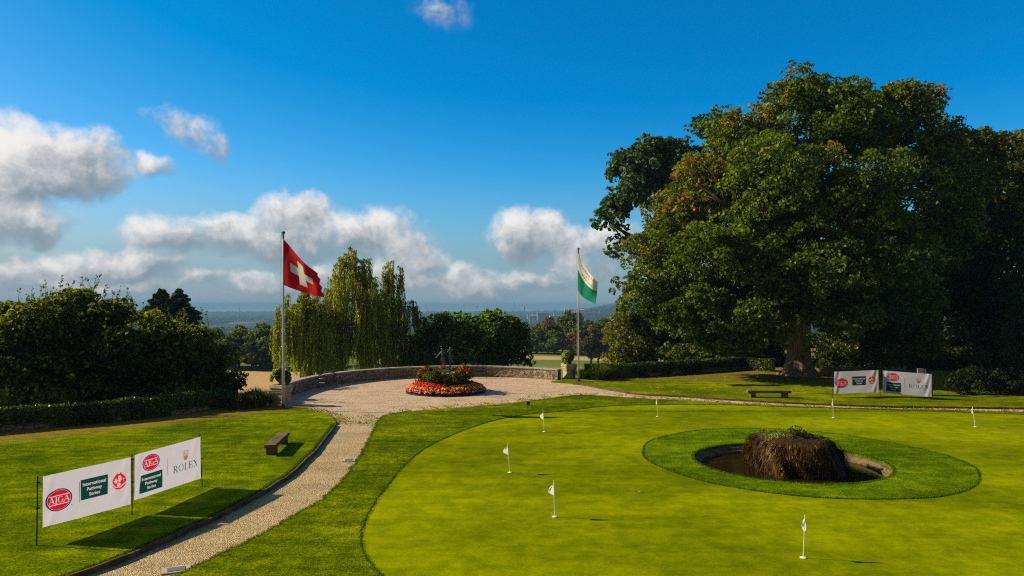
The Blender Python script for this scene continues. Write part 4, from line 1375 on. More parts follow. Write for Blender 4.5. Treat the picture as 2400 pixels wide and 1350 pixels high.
def forest():
    """woods and hedgerows on the far slopes: far too many to count"""
    r = np.random.default_rng(12)
    n0 = 34000
    az = r.uniform(-.62, .42, n0)
    d = np.exp(r.uniform(math.log(1150), math.log(10500), n0))
    x, y = np.sin(az) * d, np.cos(az) * d
    keep = vnoise(x / 240 + 31, y / 330 + 7, 5) > np.where(d < 1600, .24, .30)
    keep &= ~((np.abs((x / y) + .127) < .05) & (y > 1150) & (y < 1500))
    # tan field on the right hill
    keep &= ~((x / y > .125) & (y > 4300) & (y < 5000))
    x, y, d = x[keep], y[keep], d[keep]
    o = np.argsort(d)[:9500] if len(d) > 9500 else np.arange(len(d))
    o = r.permutation(len(d))[:17000]
    x, y, d = x[o], y[o], d[o]
    z = terrain_z(x, y)
    h = r.uniform(10, 20, len(x))
    w = h * r.uniform(.35, .6, len(x)) * np.where(d > 3200, 1.9, 1.1)
    C, N_, H, SZ = [], [], [], []
    for i in range(len(x)):
        m = 60 if d[i] < 1700 else (34 if d[i] < 3000 else 16)
        e = unit(m, r); e[:, 2] = np.abs(e[:, 2]) * .9 + r.uniform(-.35, .1, m)
        C.append(np.array([x[i], y[i], z[i] + h[i] * .5]) + e * np.array([w[i], w[i], h[i] * .5]) * r.uniform(.75, 1.05, (m, 1)))
        N_.append(e); H.append(np.full(m, np.clip(r.normal(.4, .25), 0, 1)))
        SZ.append(np.full(m, w[i] * (.42 if m > 50 else (.6 if m > 30 else .85))))
    C, N_, H, SZ = np.vstack(C), np.vstack(N_), np.concatenate(H), np.concatenate(SZ)
    N_ /= np.linalg.norm(N_, axis=1)[:, None]
    n = len(C)
    N2 = N_ * .7 + unit(n, r) * .5; N2 /= np.linalg.norm(N2, axis=1)[:, None]
    a = r.normal(0, 1, (n, 3)); a -= N2 * np.sum(a * N2, 1)[:, None]; a /= np.linalg.norm(a, axis=1)[:, None]
    b = np.cross(N2, a); s = (SZ * r.uniform(.7, 1.3, n))[:, None]
    v = np.stack([C - a * s * .6, C + b * s * .55, C + a * s * .6, C - b * s * .55], 1).reshape(-1, 3)
    print("FOREST", n)
    ob = fast_mesh("distant_woods", v, np.arange(4 * n).reshape(n, 4), leaf_mat("leaf_woods", (0.014, 0.032, 0.006), (0.055, 0.080, 0.014), None, .25), None, {'tone': r.uniform(0, 1, n), 'hue': H})
    tag(ob, "hazy belt of distant woods and hedgerows below the horizon", "woods", kind='stuff')


forest()


def village():
    r = random.Random(9)
    wall_m = simple_mat("house_wall", (0.50, 0.49, 0.46), .8, var=.08)
    roof_m = simple_mat("house_roof", (0.16, 0.09, 0.07), .8, var=.2)
    flat_m = simple_mat("shed_roof", (0.50, 0.53, 0.56), .5, var=.1)
    glass_m = simple_mat("house_window", (0.05, 0.06, 0.07), .3, var=.1)
    H = [(1238, 738, 9), (1248, 738, 7), (1256, 737, 8), (1262, 732, 7), (1266, 740, 8), (1300, 729, 6), (1300, 735, 8), (1324, 724, 6), (1352, 726, 7), (1364, 727, 9), (1347, 729, 5), (1378, 733, 8), (1372, 734, 6), (1392, 732, 7), (1402, 735, 8), (1400, 743, 6), (1380, 737, 7), (1384, 744, 6), (1082, 722, 5), (1118, 718, 6), (1143, 722, 5), (1170, 737, 5), (1180, 735, 5), (1228, 719, 6), (980, 729, 6), (1150, 740, 6)]
    big = [(1272, 734, 26, 5), (1305, 741, 34, 4), (1250, 741, 20, 6)]
    places = ["left of the green and white flag", "right of the green flag", "on the far ridge"]
    ORD = ["first", "second", "third", "fourth", "fifth", "sixth", "seventh", "eighth", "ninth", "tenth", "eleventh", "twelfth"]
    cnt = [0, 0, 0]
    H.sort()
    for i, (px, py, w) in enumerate(H):
        Y = {True: 3300, False: 5600}[px > 1165] + r.uniform(-200, 200)
        x = (px - 1200) / FPX * Y
        z = CAMZ + (HOR - py) / FPX * Y
        gz = tz(x, Y)
        W = w / FPX * Y * r.uniform(.5, .8); D = W * .8; hh = W * .42
        grp = 2 if px < 1165 or py < 720 else (0 if px < 1350 else 1)
        cnt[grp] += 1
        lab = ("%s from left of the pale distant houses " % ORD[cnt[grp] - 1]) + places[grp]
        zb = max(gz, z - hh * .7)
        root = empty("distant_house", (x, Y, zb), lab, "house", "scattered pale houses in the far valley")
        b = MB(); b.box((x, Y, zb + hh / 2 - 15 / 2), (W, D, hh + 15), r.uniform(-.5, .5)); b.build("wall", wall_m, root)
        rf = MB(); q = W / 2 * 1.08; e = D / 2 * 1.1; t = zb + hh
        rf.face([(x - q, Y - e, t), (x + q, Y - e, t), (x + q, Y, t + hh * .6), (x - q, Y, t + hh * .6)])
        rf.face([(x - q, Y, t + hh * .6), (x + q, Y, t + hh * .6), (x + q, Y + e, t), (x - q, Y + e, t)])
        rf.face([(x - q, Y - e, t), (x - q, Y, t + hh * .6), (x - q, Y + e, t)]); rf.face([(x + q, Y - e, t), (x + q, Y + e, t), (x + q, Y, t + hh * .6)])
        rf.face([(x - q, Y - e, t), (x - q, Y + e, t), (x + q, Y + e, t), (x + q, Y - e, t)])
        rf.build("roof", roof_m if i % 3 else flat_m, root)
    for i, (px, py, w, h) in enumerate(big):
        Y = 2200 + i * 60
        x = (px - 1200) / FPX * Y; z = CAMZ + (HOR - py) / FPX * Y; W = w / FPX * Y; hh = h / FPX * Y
        root = empty("distant_warehouse", (x, Y, z - hh), ["long pale flat roofed building in the valley beyond the orange autumn tree", "wide low grey roofed building in the valley behind the tallest round green tree", "white block of buildings in the valley above the left of the orange autumn tree"][i], "building")
        b = MB(); b.box((x, Y, z - hh / 2 - 8), (W, 30, hh + 16)); b.build("wall", wall_m, root)
        b = MB(); b.box((x, Y, z + .8), (W * 1.02, 32, 1.6)); b.build("roof", flat_m, root)
        for k in range(5):
            b = MB(); b.box((x + W * (-.4 + .2 * k), Y - 15.2, z - hh * .45), (W * .11, .5, hh * .3)); b.build("window", glass_m, root)


village()


def pylons():
    for i, (px, yt, lb) in enumerate([(562, 710, "lattice pylon against the lake, left of the red flag pole"), (1000, 709, "lattice pylon on the skyline just right of the weeping birches"), (1089, 711, "lattice pylon on the skyline above the bright green bushy tree"), (1206, 707, "tallest lattice pylon on the skyline left of the white and green flag pole")]):
        Y = 6500
        x = (px - 1200) / FPX * Y; g = tz(x, Y); top = CAMZ + (HOR - yt) / FPX * Y
        root = empty("pylon", (x, Y, g), lb, "pylon", "pylons on the skyline")
        h = top - g
        mb = MB()
        for sx, sy in ((-1, -1), (1, -1), (1, 1), (-1, 1)):
            mb.tube([(x + sx * 4, Y + sy * 4, g - 1), (x + sx * 1.2, Y + sy * 1.2, g + h * .6), (x, Y, top)], .55, 4)
        for k in range(9):
            t = k / 9; w = 4 * (1 - t) + .4
            z = g + h * t
            mb.tube([(x - w, Y - w, z), (x + w * .85, Y - w * .85, z + h / 9)], .3, 4)
            mb.tube([(x + w, Y - w, z), (x - w * .85, Y - w * .85, z + h / 9)], .3, 4)
        mb.build("mast", M['post'], root)
        for f, L in ((.68, 9), (.80, 12), (.91, 8)):
            a = MB(); a.tube([(x - L, Y, g + h * f), (x, Y, g + h * f + 2), (x + L, Y, g + h * f)], .5, 4)
            a.build("crossarm", M['post'], root)


pylons()


# ------------------------------------------------------------------ ivy covered walls
def ivy_wall(line, h, w, name_label, seed, per=420, stone=True, zb=.08, lump=.045):
    a = np.array(catmull(line, .3))
    mid = a[len(a) // 2]
    root = empty("ivy_wall", (float(mid[0]), float(mid[1]), zb), name_label, "wall", "ivy covered low walls bounding the lawns")
    d = np.gradient(a, axis=0); nn = np.stack([-d[:, 1], d[:, 0]], 1); nn /= np.linalg.norm(nn, axis=1)[:, None]
    core = MB()
    L_, R_ = a - nn * w * .3, a + nn * w * .3
    for i in range(len(a) - 1):
        b = len(core.v)
        for z in (zb - .1, zb + h - .12):
            for p in (L_[i], L_[i + 1], R_[i + 1], R_[i]): core.v.append((p[0], p[1], z))
        for f in ((4, 5, 6, 7), (0, 1, 5, 4), (1, 2, 6, 5), (2, 3, 7, 6), (3, 0, 4, 7)):
            core.f.append(tuple(b + q for q in f)); core.mi.append(0)
    core.build("stonework", M['wall_stone'], root)
    r = np.random.default_rng(seed)
    s = np.concatenate([[0], np.cumsum(np.linalg.norm(np.diff(a, axis=0), axis=1))]); Lt = s[-1]
    n = int(Lt * (w + 2 * h) * per)
    sa = r.uniform(0, Lt, n); u = r.uniform(0, w + 2 * h, n)
    cx, cy = np.interp(sa, s, a[:, 0]), np.interp(sa, s, a[:, 1]); nx, ny = np.interp(sa, s, nn[:, 0]), np.interp(sa, s, nn[:, 1])
    hh = h + lump * 2 * (vnoise(sa * 1.3, sa * 0 + 3, seed) - .5) + lump * (vnoise(sa * 4, u * 3, seed) - .5)
    side = np.where(u < h, -1, np.where(u > h + w, 1, 0))
    off = np.where(side == 0, (u - h) - w / 2, side * w / 2)
    zz = np.where(side == -1, u, np.where(side == 1, 2 * h + w - u, hh))
    bul = .09 * (vnoise(sa * 2.2, u * 2.2, seed + 5) - .3)
    off = off + side * (bul + r.normal(0, .03, n)); zz = np.where(side == 0, hh + r.normal(0, .035, n), np.minimum(zz, hh))
    # leave some bare stone low on the lawn side
    bare = (vnoise(sa * .8, sa * 0 + 11, seed + 2) > .74) & (zz < h * .30) & (side != 0)
    C = np.stack([cx + nx * off, cy + ny * off, zb + zz], 1)[~bare]
    N_ = np.stack([nx * side, ny * side, np.where(side == 0, 1.0, .25)], 1)[~bare]
    N_ /= np.linalg.norm(N_, axis=1)[:, None]
    v, f = leaves(C, N_, .085, .55, 1.2, r)
    print("IVY", len(f))
    fast_mesh("ivy", v, f, LM['ivy'], root, {'tone': r.uniform(0, 1, len(f)), 'hue': np.clip(vnoise(C[:, 0] * 1.2, C[:, 1] * 1.2, 4) + r.normal(0, .1, len(f)), 0, 1)})
    return root


lh = [(-40, 8), (-28, 20.2), tuple(G(0, 1020)[:2]), tuple(G(200, 1003)[:2]), tuple(G(400, 981)[:2]), (-13.6, 34.6)]
lh = [(p[0] - .25, p[1] + .35) for p in lh]
ivy_wall(lh, .86, .55, "long dark ivy covered wall along the left lawn below the tall shrubs", 91, per=620)
rh = [(4.9, 48.6), tuple(G(1450, 889)[:2]), tuple(G(1550, 883)[:2]), tuple(G(1650, 876)[:2]), tuple(G(1740, 869)[:2]), (18.2, 54.6), (19.4, 53.4)]
rh = [(p[0], p[1] + .35) for p in rh]
ivy_wall(rh, .88, .6, "ivy covered wall along the far edge of the right lawn, ending by the maple trunk", 92, per=480)

rw = MB()
for k in range(26):
    t = k / 26
    x = 22.5 + 4.3 * t * 1.6; y = 52.6 + t * 1.5
    rw.box((x, y, .10 + .12 + .02 * math.sin(k)), (.30, .34, .30 + .10 * math.sin(k * 2.3)), .2 * math.sin(k * 3.1), taper=.9)
    if k % 2: rw.box((x + .1, y, .42), (.34, .30, .16), .3 * math.sin(k), taper=.85)
tag(rw.build("dry_stone_wall", M['wall_stone'], origin=(25.5, 53.2, .08)), "low broken dry stone wall in dappled light behind the left of the right hand banners", "wall")


# ------------------------------------------------------------------ spiky plants next to the pillars
def spiky(x, y, z, rad, h, n, label, seed, mat='blade', w=.035):
    r = np.random.default_rng(seed)
    root = empty("spiky_shrub", (x, y, z), label, "shrub")
    V, F, T = [], [], []
    for i in range(n):
        a = r.uniform(0, 2 * math.pi); q = r.uniform(0, 1) ** .6
        bx, by = x + rad * .45 * q * math.cos(a), y + rad * .45 * q * math.sin(a)
        L = h * r.uniform(.75, 1.15)
        out = rad * r.uniform(.3, 1.0) * q + .05
        sx, sy = -math.sin(a), math.cos(a)
        ww = w * r.uniform(.7, 1.3)
        prev = None
        tone = r.uniform(0, 1)
        for k in range(5):
            t = k / 4
            px_, py_ = bx + out * t ** 1.4 * math.cos(a), by + out * t ** 1.4 * math.sin(a)
            pz = z + L * (t - .38 * q * t ** 2.6)
            wk = ww * (1 - t) ** .6 * (1 if k else .5) + .002
            cur = [(px_ - sx * wk, py_ - sy * wk, pz), (px_ + sx * wk, py_ + sy * wk, pz)]
            if prev:
                b = len(V); V += [prev[0], prev[1], cur[1], cur[0]]; F.append((b, b + 1, b + 2, b + 3)); T.append(tone)
            prev = cur
    fast_mesh("blades", V, F, LM[mat], root, {'tone': T, 'hue': r.uniform(.1, .9, len(F))})


p = G(585, 962); spiky(p.x + .1, p.y + .5, .1, 1.05, .95, 900, "spiky bladed shrub on the lawn edge left of the left pillar", 5, w=.028)
p = G(548, 966); spiky(p.x, p.y + .5, .1, .8, .85, 500, "small spiky shrub against the end of the left ivy wall", 6, w=.028)
p = G(1405, 894); spiky(p.x, p.y + .5, .08, 1.15, 1.05, 1000, "dark spiky shrub right of the white and green flag pole", 7, w=.028)
p = G(1370, 893); spiky(p.x, p.y + .7, .08, .75, .75, 500, "low spiky shrub squeezed between the right pillar and the flag pole", 8, w=.028)


# ------------------------------------------------------------------ flag poles and flags
class Surf:
    """bilinear cloth between four corners with ripples; s along the fly 0..1, t down 0..1"""
    def __init__(S_, A, B, C, D, wave, nrm=None):
        S_.A, S_.B, S_.C, S_.D = (Vector(q) for q in (A, B, C, D))
        S_.wave = wave
        S_.n = nrm or ((S_.C - S_.A).cross(S_.B - S_.A)).normalized()

    def at(S_, s, t, off=0.0):
        top = S_.A.lerp(S_.C, s); bot = S_.B.lerp(S_.D, s)
        p = top.lerp(bot, t)
        w = S_.wave(s, t)
        if isinstance(w, tuple): return p + Vector(w) + S_.n * off
        return p + S_.n * (w + off)

    def grid(S_, n, m, mi=None, off=0.0):
        V = [S_.at(i / n, j / m, off) for i in range(n + 1) for j in range(m + 1)]
        F, I = [], []
        for i in range(n):
            for j in range(m):
                a = i * (m + 1) + j
                F.append((a, a + 1, a + m + 2, a + m + 1)); I.append(mi((i + .5) / n, (j + .5) / m) if mi else 0)
        return V, F, I

    def decal(S_, name, polys, mat, parent, off=.008, both=False):
        """polys: list of triangles/quads lists in (s,t)"""
        mb = MB()
        for pl in polys:
            mb.face([S_.at(s, t, off) for s, t in pl])
            if both: mb.face([S_.at(s, t, -off) for s, t in reversed(pl)])
        return mb.build(name, mat, parent)


def text_polys(txt, size=1.0, spacing=1.0, bold=0.0):
    """triangulated outlines of a word, normalised: width as returned, baseline 0"""
    cu = bpy.data.curves.new("t", 'FONT')
    cu.body = txt; cu.size = size; cu.space_character = spacing; cu.offset = bold; cu.resolution_u = 3
    cu.align_x = 'CENTER'
    ob = bpy.data.objects.new("t", cu)
    COL.objects.link(ob)
    bpy.context.view_layer.update()
    dg = bpy.context.evaluated_depsgraph_get()
    me = bpy.data.meshes.new_from_object(ob.evaluated_get(dg))
    me.calc_loop_triangles()
    P_ = [[tuple(me.vertices[i].co[:2]) for i in tr.vertices] for tr in me.loop_triangles]
    bpy.data.objects.remove(ob); bpy.data.curves.remove(cu); bpy.data.meshes.remove(me)
    return P_


def stroke(a, b, w):
    a, b = np.array(a, float), np.array(b, float)
    d = b - a; d /= np.linalg.norm(d); n = np.array([-d[1], d[0]]) * w / 2
    return [tuple(a - n), tuple(b - n), tuple(b + n), tuple(a + n)]


def arc(cx, cy, rx, ry, a0, a1, w0, w1=None, n=16):
    """calligraphic arc: thick where vertical"""
    w1 = w0 if w1 is None else w1
    out = []
    for k in range(n):
        q = []
        for a in (a0 + (a1 - a0) * k / n, a0 + (a1 - a0) * (k + 1) / n):
            w = w1 + (w0 - w1) * abs(math.cos(a))
            q.append(((cx + (rx - w) * math.cos(a), cy + (ry - w * .6) * math.sin(a)), (cx + rx * math.cos(a), cy + ry * math.sin(a))))
        out.append([q[0][0], q[0][1], q[1][1], q[1][0]])
    return out


def serif_glyph(ch, T=.17, t=.06):
    sf = .05
    def vs(x, w=T, y0=0, y1=1): return [stroke((x, y0), (x, y1), w)]
    def ser(x, y, L=.34): return [stroke((x - L / 2, y), (x + L / 2, y), sf)]
    if ch == 'A': return [stroke((.06, 0), (.42, 1), t), stroke((.44, 1), (.84, 0), T * 1.05), stroke((.2, .33), (.70, .33), t)] + ser(.06, .025, .26) + ser(.84, .025, .3), .92
    if ch == 'J': return vs(.30, T, -.12, 1) + ser(.27, .975, .26) + arc(.08, -.12, .305, .26, -math.pi * .95, 0, T * .8, t * 1.4), .50
    if ch == 'G': return arc(.46, .5, .44, .53, R(40), R(322), T, t, 26) + vs(.78, T, .06, .44) + ser(.78, .44, .32), .96
    if ch == 'R': return vs(.18) + ser(.18, .025) + ser(.18, .975) + arc(.36, .745, .30, .27, -math.pi / 2, math.pi / 2, T, t) + [stroke((.2, .97), (.38, .97), sf), stroke((.2, .5), (.38, .5), sf), stroke((.38, .5), (.76, .0), T)] + ser(.76, .025, .2), .84
    if ch == 'O': return arc(.48, .5, .46, .53, 0, 2 * math.pi, T, t, 30), .98
    if ch == 'L': return vs(.18) + ser(.18, .025) + ser(.18, .975) + [stroke((.1, .03), (.66, .03), sf * 1.3), stroke((.64, .0), (.68, .28), sf)], .74
    if ch == 'E': return vs(.18) + ser(.18, .025) + ser(.18, .975) + [stroke((.1, .03), (.68, .03), sf * 1.3), stroke((.66, 0), (.70, .27), sf), stroke((.1, .97), (.64, .97), sf * 1.3), stroke((.63, 1), (.65, .76), sf), stroke((.2, .52), (.5, .52), sf * 1.2), stroke((.5, .40), (.5, .64), sf)], .78
    if ch == 'X': return [stroke((.08, 1), (.74, 0), T), stroke((.74, 1), (.08, 0), t)] + ser(.1, .975, .3) + ser(.74, .975, .24) + ser(.08, .025, .24) + ser(.74, .025, .3), .84
    return [], .3


def serif_word(word, gap=.06, T=.17):
    out, x = [], 0
    for ch in word:
        g, w = serif_glyph(ch, T)
        out += [[(px + x, py) for px, py in pl] for pl in g]
        x += w + gap
    return out, x - gap


def flag_pole(px, py, ytop, label, z=.09, r=.055):
    b = G(px, py, z)
    top = CAMZ + (HOR - ytop) / FPX * b.y
    root = empty("flag_pole", tuple(b), label, "flag pole", "white flag poles beside the pillars")
    mb = MB(); mb.tube([(b.x, b.y, z - .1), (b.x, b.y, z + 2), (b.x, b.y, top - .25)], [r * 1.15, r * 1.05, r * .62], 16)
    mb.build("shaft", M['pole'], root, smooth=True)
    c = MB(); c.lathe([(.001, -.28), (r * .7, -.28), (r * .7, -.06), (r * 1.5, -.05), (r * 1.7, 0), (r * 1.1, .05), (.001, .07)], (b.x, b.y, top), 14)
    c.tube([(b.x - .02, b.y, top - .10), (b.x - .10, b.y, top - .12), (b.x - .11, b.y, top - .3)], .018, 6)
    c.build("finial", M['pole_cap'], root)
    h = MB(); h.tube([(b.x - .10, b.y - .02, z + 1.0), (b.x - .11, b.y - .02, top - .15)], .008, 5)
    h.build("halyard", M['pole'], root)
    ft = MB(); ft.lathe([(.16, 0), (.16, .04), (.09, .07), (.075, .2), (.001, .2)], (b.x, b.y, z - .01), 16)
    ft.build("base_collar", M['pole_cap'], root)
    return b, top


b, top = flag_pole(664, 956.5, 545, "tall white pole on the left, beside the left pillar, flying the red flag")
Yp = b.y


def wave_ch(s, t):
    w = .16 * math.sin(s * 7.5 - t * 2.4 + .4) * s ** .6 + .05 * math.sin(s * 15 + t * 5) * s
    tip = .28 * s * s * (t - .5)
    sag = -.10 * math.sin(math.pi * s) * (1 - t) * .6 - .07 * math.sin(math.pi * s) * t
    jag = -.04 * math.sin(t * 19) * max(0, s - .88) / .12
    return (w * .10 + jag, w - tip, sag)


sf = Surf(P(664, 560, Yp - .02), P(665, 668, Yp - .02), P(740, 641, Yp - .9), P(763, 697, Yp - .8), wave_ch)
V, F, I = sf.grid(48, 48, lambda s, t: 1 if ((abs(s - .5) < 10 / 32 and abs(t - .5) < 3.1 / 32) or (abs(t - .5) < 10 / 32 and abs(s - .5) < 3.1 / 32)) else 0)
V2, F2, I2 = V, F, I
o = fast_mesh("red_flag", V, F, [M['flag_red'], M['flag_white']], smooth=True, midx=I, origin=tuple(sf.A))
tag(o, "red flag with white cross flying from the left pole", "flag", "large flags on the poles")

b, top = flag_pole(1356, 893, 583, "tall white pole on the right, beside the right pillar, flying the white and green flag", r=.05)
Yv = b.y


def wave_vd(s, t):
    w = .22 * math.sin(s * 6.5 - t * 1.5 + .3) * s ** .6 + .06 * math.sin(s * 14 + 3 * t) * s
    sag = -.62 * math.sin(math.pi * s ** .8) * .55 * (1 - t) - .05 * t * math.sin(math.pi * s)
    return (-.02 * math.sin(9 * s + 4 * t) - .10 * math.sin(math.pi * s) * t, w, sag)


sv = Surf(P(1356, 590, Yv - .02), P(1354, 682, Yv - .02), P(1402, 661, Yv - 1.1), P(1395, 713, Yv - 1.3), wave_vd)
root = empty("white_green_flag", tuple(sv.A), "white over green flag with golden lettering drooping from the right pole", "flag", "large flags on the poles")
V, F, I = sv.grid(40, 40, lambda s, t: 0 if t < .45 + .03 * math.sin(s * 3) else 1)
fast_mesh("cloth", V, F, [cloth_mat("flag_white_pure", (0.80, 0.79, 0.74), .4), M['flag_green']], root, smooth=True, midx=I)
for li, (wd, t0, hh) in enumerate((("LIBERTÉ", .16, .10), ("ET", .28, .09), ("PATRIE", .40, .10))):
    tp = text_polys(wd, 1.0, 1.05, .02)
    xs = [p[0] for q in tp for p in q]; w = max(xs) - min(xs); x0 = min(xs)
    sw = {"LIBERTÉ": .62, "ET": .16, "PATRIE": .56}[wd]
    pl = [[(.5 + ((x - x0) / w - .5) * sw, t0 - y * hh) for x, y in q] for q in tp]
    sv.decal("lettering", pl, M['flag_gold'], root, .012, True)


# ------------------------------------------------------------------ banners
def banner(kind, A, B, C, D, posts, label, group, wav, foldx=.95):
    """A top-left, B bottom-left, C top-right, D bottom-right; posts: list of (base, top) world points"""
    su = Surf(A, B, C, D, wav)
    if su.n.y > 0 and abs(su.n.y) > .3 or su.n.x < -.5: su.n = -su.n
    base = posts[0][0] if posts else Vector((A.x, A.y, .1))
    root = empty("banner", (float((A.x + C.x) / 2), float((A.y + C.y) / 2), .1), label, "banner", group)
    fine_ = A.y < 25
    NS, NT_ = (540, 240) if fine_ else (430, 190)
    label_grid = np.zeros((NS, NT_), dtype=np.int32)
    inks = [M['white']]

    def ink(polys, mat):
        """prints flat shapes into the cloth, cell by cell"""
        if mat not in inks: inks.append(mat)
        idx = inks.index(mat)
        for pl in polys:
            for k in range(1, len(pl) - 1):
                t3 = np.array([pl[0], pl[k], pl[k + 1]]) * (NS, NT_) - .5
                lo = np.maximum(np.floor(t3.min(0)).astype(int), 0); hi = np.minimum(np.ceil(t3.max(0)).astype(int), (NS - 1, NT_ - 1))
                if (hi < lo).any(): continue
                gx, gy = np.meshgrid(np.arange(lo[0], hi[0] + 1), np.arange(lo[1], hi[1] + 1), indexing='ij')
                e = [(t3[(j + 1) % 3][0] - t3[j][0]) * (gy - t3[j][1]) - (t3[(j + 1) % 3][1] - t3[j][1]) * (gx - t3[j][0]) for j in range(3)]
                ins = ((e[0] >= 0) & (e[1] >= 0) & (e[2] >= 0)) | ((e[0] <= 0) & (e[1] <= 0) & (e[2] <= 0))
                label_grid[gx[ins], gy[ins]] = idx
    for bs, tp in posts:
        mb = MB(); mb.tube([bs, tp], .013, 8)
        mb.tube([tp, tp + Vector((0, 0, .02))], .02, 8)
        mb.build("post", M['post'], root)
        for f in (.55, .93):
            q = bs.lerp(tp, f)
            cl_ = MB(); cl_.box(tuple(q + Vector((.02, -.01, 0))), (.06, .04, .03))
            cl_.build("clip", M['post'], root)
    W = ((C - A).length + (D - B).length) / 2; H = ((B - A).length + (D - C).length) / 2

    def ell(cx, cy, rx, ry, r0=0.0, n=40):
        out = []
        rings = 6
        for q in range(rings):
            a = r0 + (1 - r0) * q / rings; b_ = r0 + (1 - r0) * (q + 1) / rings
            for k in range(n):
                u, v = 2 * math.pi * k / n, 2 * math.pi * (k + 1) / n
                out.append([(cx + rx * a * math.cos(u), cy + ry * a * math.sin(u)), (cx + rx * b_ * math.cos(u), cy + ry * b_ * math.sin(u)), (cx + rx * b_ * math.cos(v), cy + ry * b_ * math.sin(v)), (cx + rx * a * math.cos(v), cy + ry * a * math.sin(v))])
        return out

    def rect(x0, y0, x1, y1, n=8):
        return [[(x0 + (x1 - x0) * i / n, y0 + (y1 - y0) * j / n), (x0 + (x1 - x0) * i / n, y0 + (y1 - y0) * (j + 1) / n), (x0 + (x1 - x0) * (i + 1) / n, y0 + (y1 - y0) * (j + 1) / n), (x0 + (x1 - x0) * (i + 1) / n, y0 + (y1 - y0) * j / n)] for i in range(n) for j in range(n)]

    def place(polys, cx, cy, w, h, x0, x1):
        """map glyph polys (x0..x1, baseline 0, cap 1) into s,t; cy = baseline"""
        return [[(cx + ((x - x0) / (x1 - x0) - .5) * w, cy - y * h) for x, y in q] for q in polys]

    def oval(cx, cy, rx, ry):
        ink(ell(cx, cy, rx * 1.06, ry * 1.06, .90), M['ink_dark'])
        ink(ell(cx, cy, rx * .93, ry * .93), M['ink_red'])
        for yy in (-.42, .42):
            hw = rx * .93 * math.sqrt(1 - (yy / .93) ** 2)
            ink(rect(cx - hw, cy + ry * (yy - .035), cx + hw, cy + ry * (yy + .035), 6), M['ink_white'])
        g, w = serif_word("AJGA", .04, .19)
        ink(place(g, cx, cy + ry * .27, rx * 1.66, ry * .58, 0, w), M['ink_white'])
        ink(ell(cx + rx * 1.02, cy + ry * .78, rx * .05, ry * .07, .5, 10), M['ink_dark'])

    def box(x0, y0, x1, y1):
        ink(rect(x0, y0, x1, y1), M['ink_green'])
        hh = (y1 - y0)
        for k, (wd, fr) in enumerate((("International", .84), ("Pathway", .55), ("Series", .40))):
            tp = text_polys(wd, 1.0, 1.0, .022)
            xs = [p_[0] for q in tp for p_ in q]
            ink(place(tp, (x0 + x1) / 2, y0 + hh * (.33 + .26 * k), (x1 - x0) * fr, hh * .235, min(xs), max(xs)), M['ink_white'])

    if kind == 'a':
        oval(.165, .53, .132, .208)
        box(.40, .245, .71, .655)
        ink(rect(.385, .28, .391, .69, 6), M['ink_dark'])
        # round scarlet emblem with mountain, cross, ball and little flag
        cx, cy, rx, ry = .85, .455, .088, .175
        ink(ell(cx, cy, rx * .98, ry * .95), M['ink_scarlet'])
        mt = [[(cx - rx * .75, cy - ry * .62), (cx - rx * .3, cy - ry * 1.08), (cx + rx * .0, cy - ry * .7)], [(cx - rx * .1, cy - ry * .7), (cx + rx * .25, cy - ry * 1.15), (cx + rx * .62, cy - ry * .6)]]
        ink(mt, M['ink_scarlet'])
        crs = [stroke((cx - rx * .75, cy - ry * .10), (cx - rx * .12, cy - ry * .16), ry * .16), stroke((cx - rx * .48, cy - ry * .42), (cx - rx * .40, cy + ry * .16), rx * .24)]
        ink(crs, M['ink_white'])
        fig = [stroke((cx + rx * .02, cy - ry * .7), (cx + rx * .12, cy + ry * .05), rx * .34), stroke((cx + rx * .2, cy - ry * .62), (cx + rx * .42, cy - ry * .15), rx * .16), stroke((cx - rx * .02, cy - ry * .35), (cx + rx * .38, cy - ry * .45), ry * .10), stroke((cx + rx * .62, cy - ry * .3), (cx + rx * .64, cy + ry * .1), rx * .05), stroke((cx + rx * .62, cy - ry * .25), (cx + rx * .82, cy - ry * .22), ry * .10)]
        ink(fig, M['ink_white'])
        ink(ell(cx - rx * .02, cy + ry * .38, rx * .27, ry * .25, 0, 18), M['ink_white'])
        sw = [stroke((cx - rx * 1.0, cy + ry * .1), (cx - rx * .5, cy + ry * .62), ry * .07), stroke((cx - rx * .5, cy + ry * .62), (cx + rx * .2, cy + ry * .72), ry * .08), stroke((cx + rx * .2, cy + ry * .72), (cx + rx * 1.02, cy + ry * .12), ry * .10)]
        ink(sw, M['ink_white'])
    else:
        oval(.225, .265, .118, .172)
        box(.075, .50, .385, .90)
        ink(rect(.455, .255, .460, .66, 6), M['ink_dark'])
        g, w = serif_word("ROLEX", .10, .15)
        ink(place(g, .745, .675, .40, .165, 0, w), M['ink_teal'])
        cx, cy = .745, .43
        cr = []
        for k in range(5):
            a = (k - 2) * .30
            bx_ = cx + (k - 2) * .010; tx = cx + math.sin(a) * .088; ty = cy - .20 + (1 - math.cos(a)) * .14
            cr.append([(bx_ - .009, cy - .005), (bx_ + .009, cy - .005), (tx + .002, ty), (tx - .002, ty)])
            cr += ell(tx, ty - .008, .0075, .015, 0, 8)
        cr += ell(cx, cy - .01, .030, .030, .45, 16)
        ink(cr, M['ink_gold'])
    V, F, _ = su.grid(NS, NT_)
    fast_mesh("cloth", V, F, inks, root, smooth=True, midx=label_grid.ravel())
    return root


def wv(amp, seed):
    def f(s, t):
        e = min(s, 1 - s)
        return amp * (.35 * math.sin(s * 9 + seed) * math.sin(t * 3 + 1) + .9 * math.exp(-((e - .07) / .05) ** 2) * math.sin(t * 8 + s * 30 + seed) + .5 * math.sin(math.pi * s) * math.sin(math.pi * t)) + amp * .5 * math.sin((s + t * .6) * 14 + seed) * math.exp(-abs(s - .9) * 7)
    return f


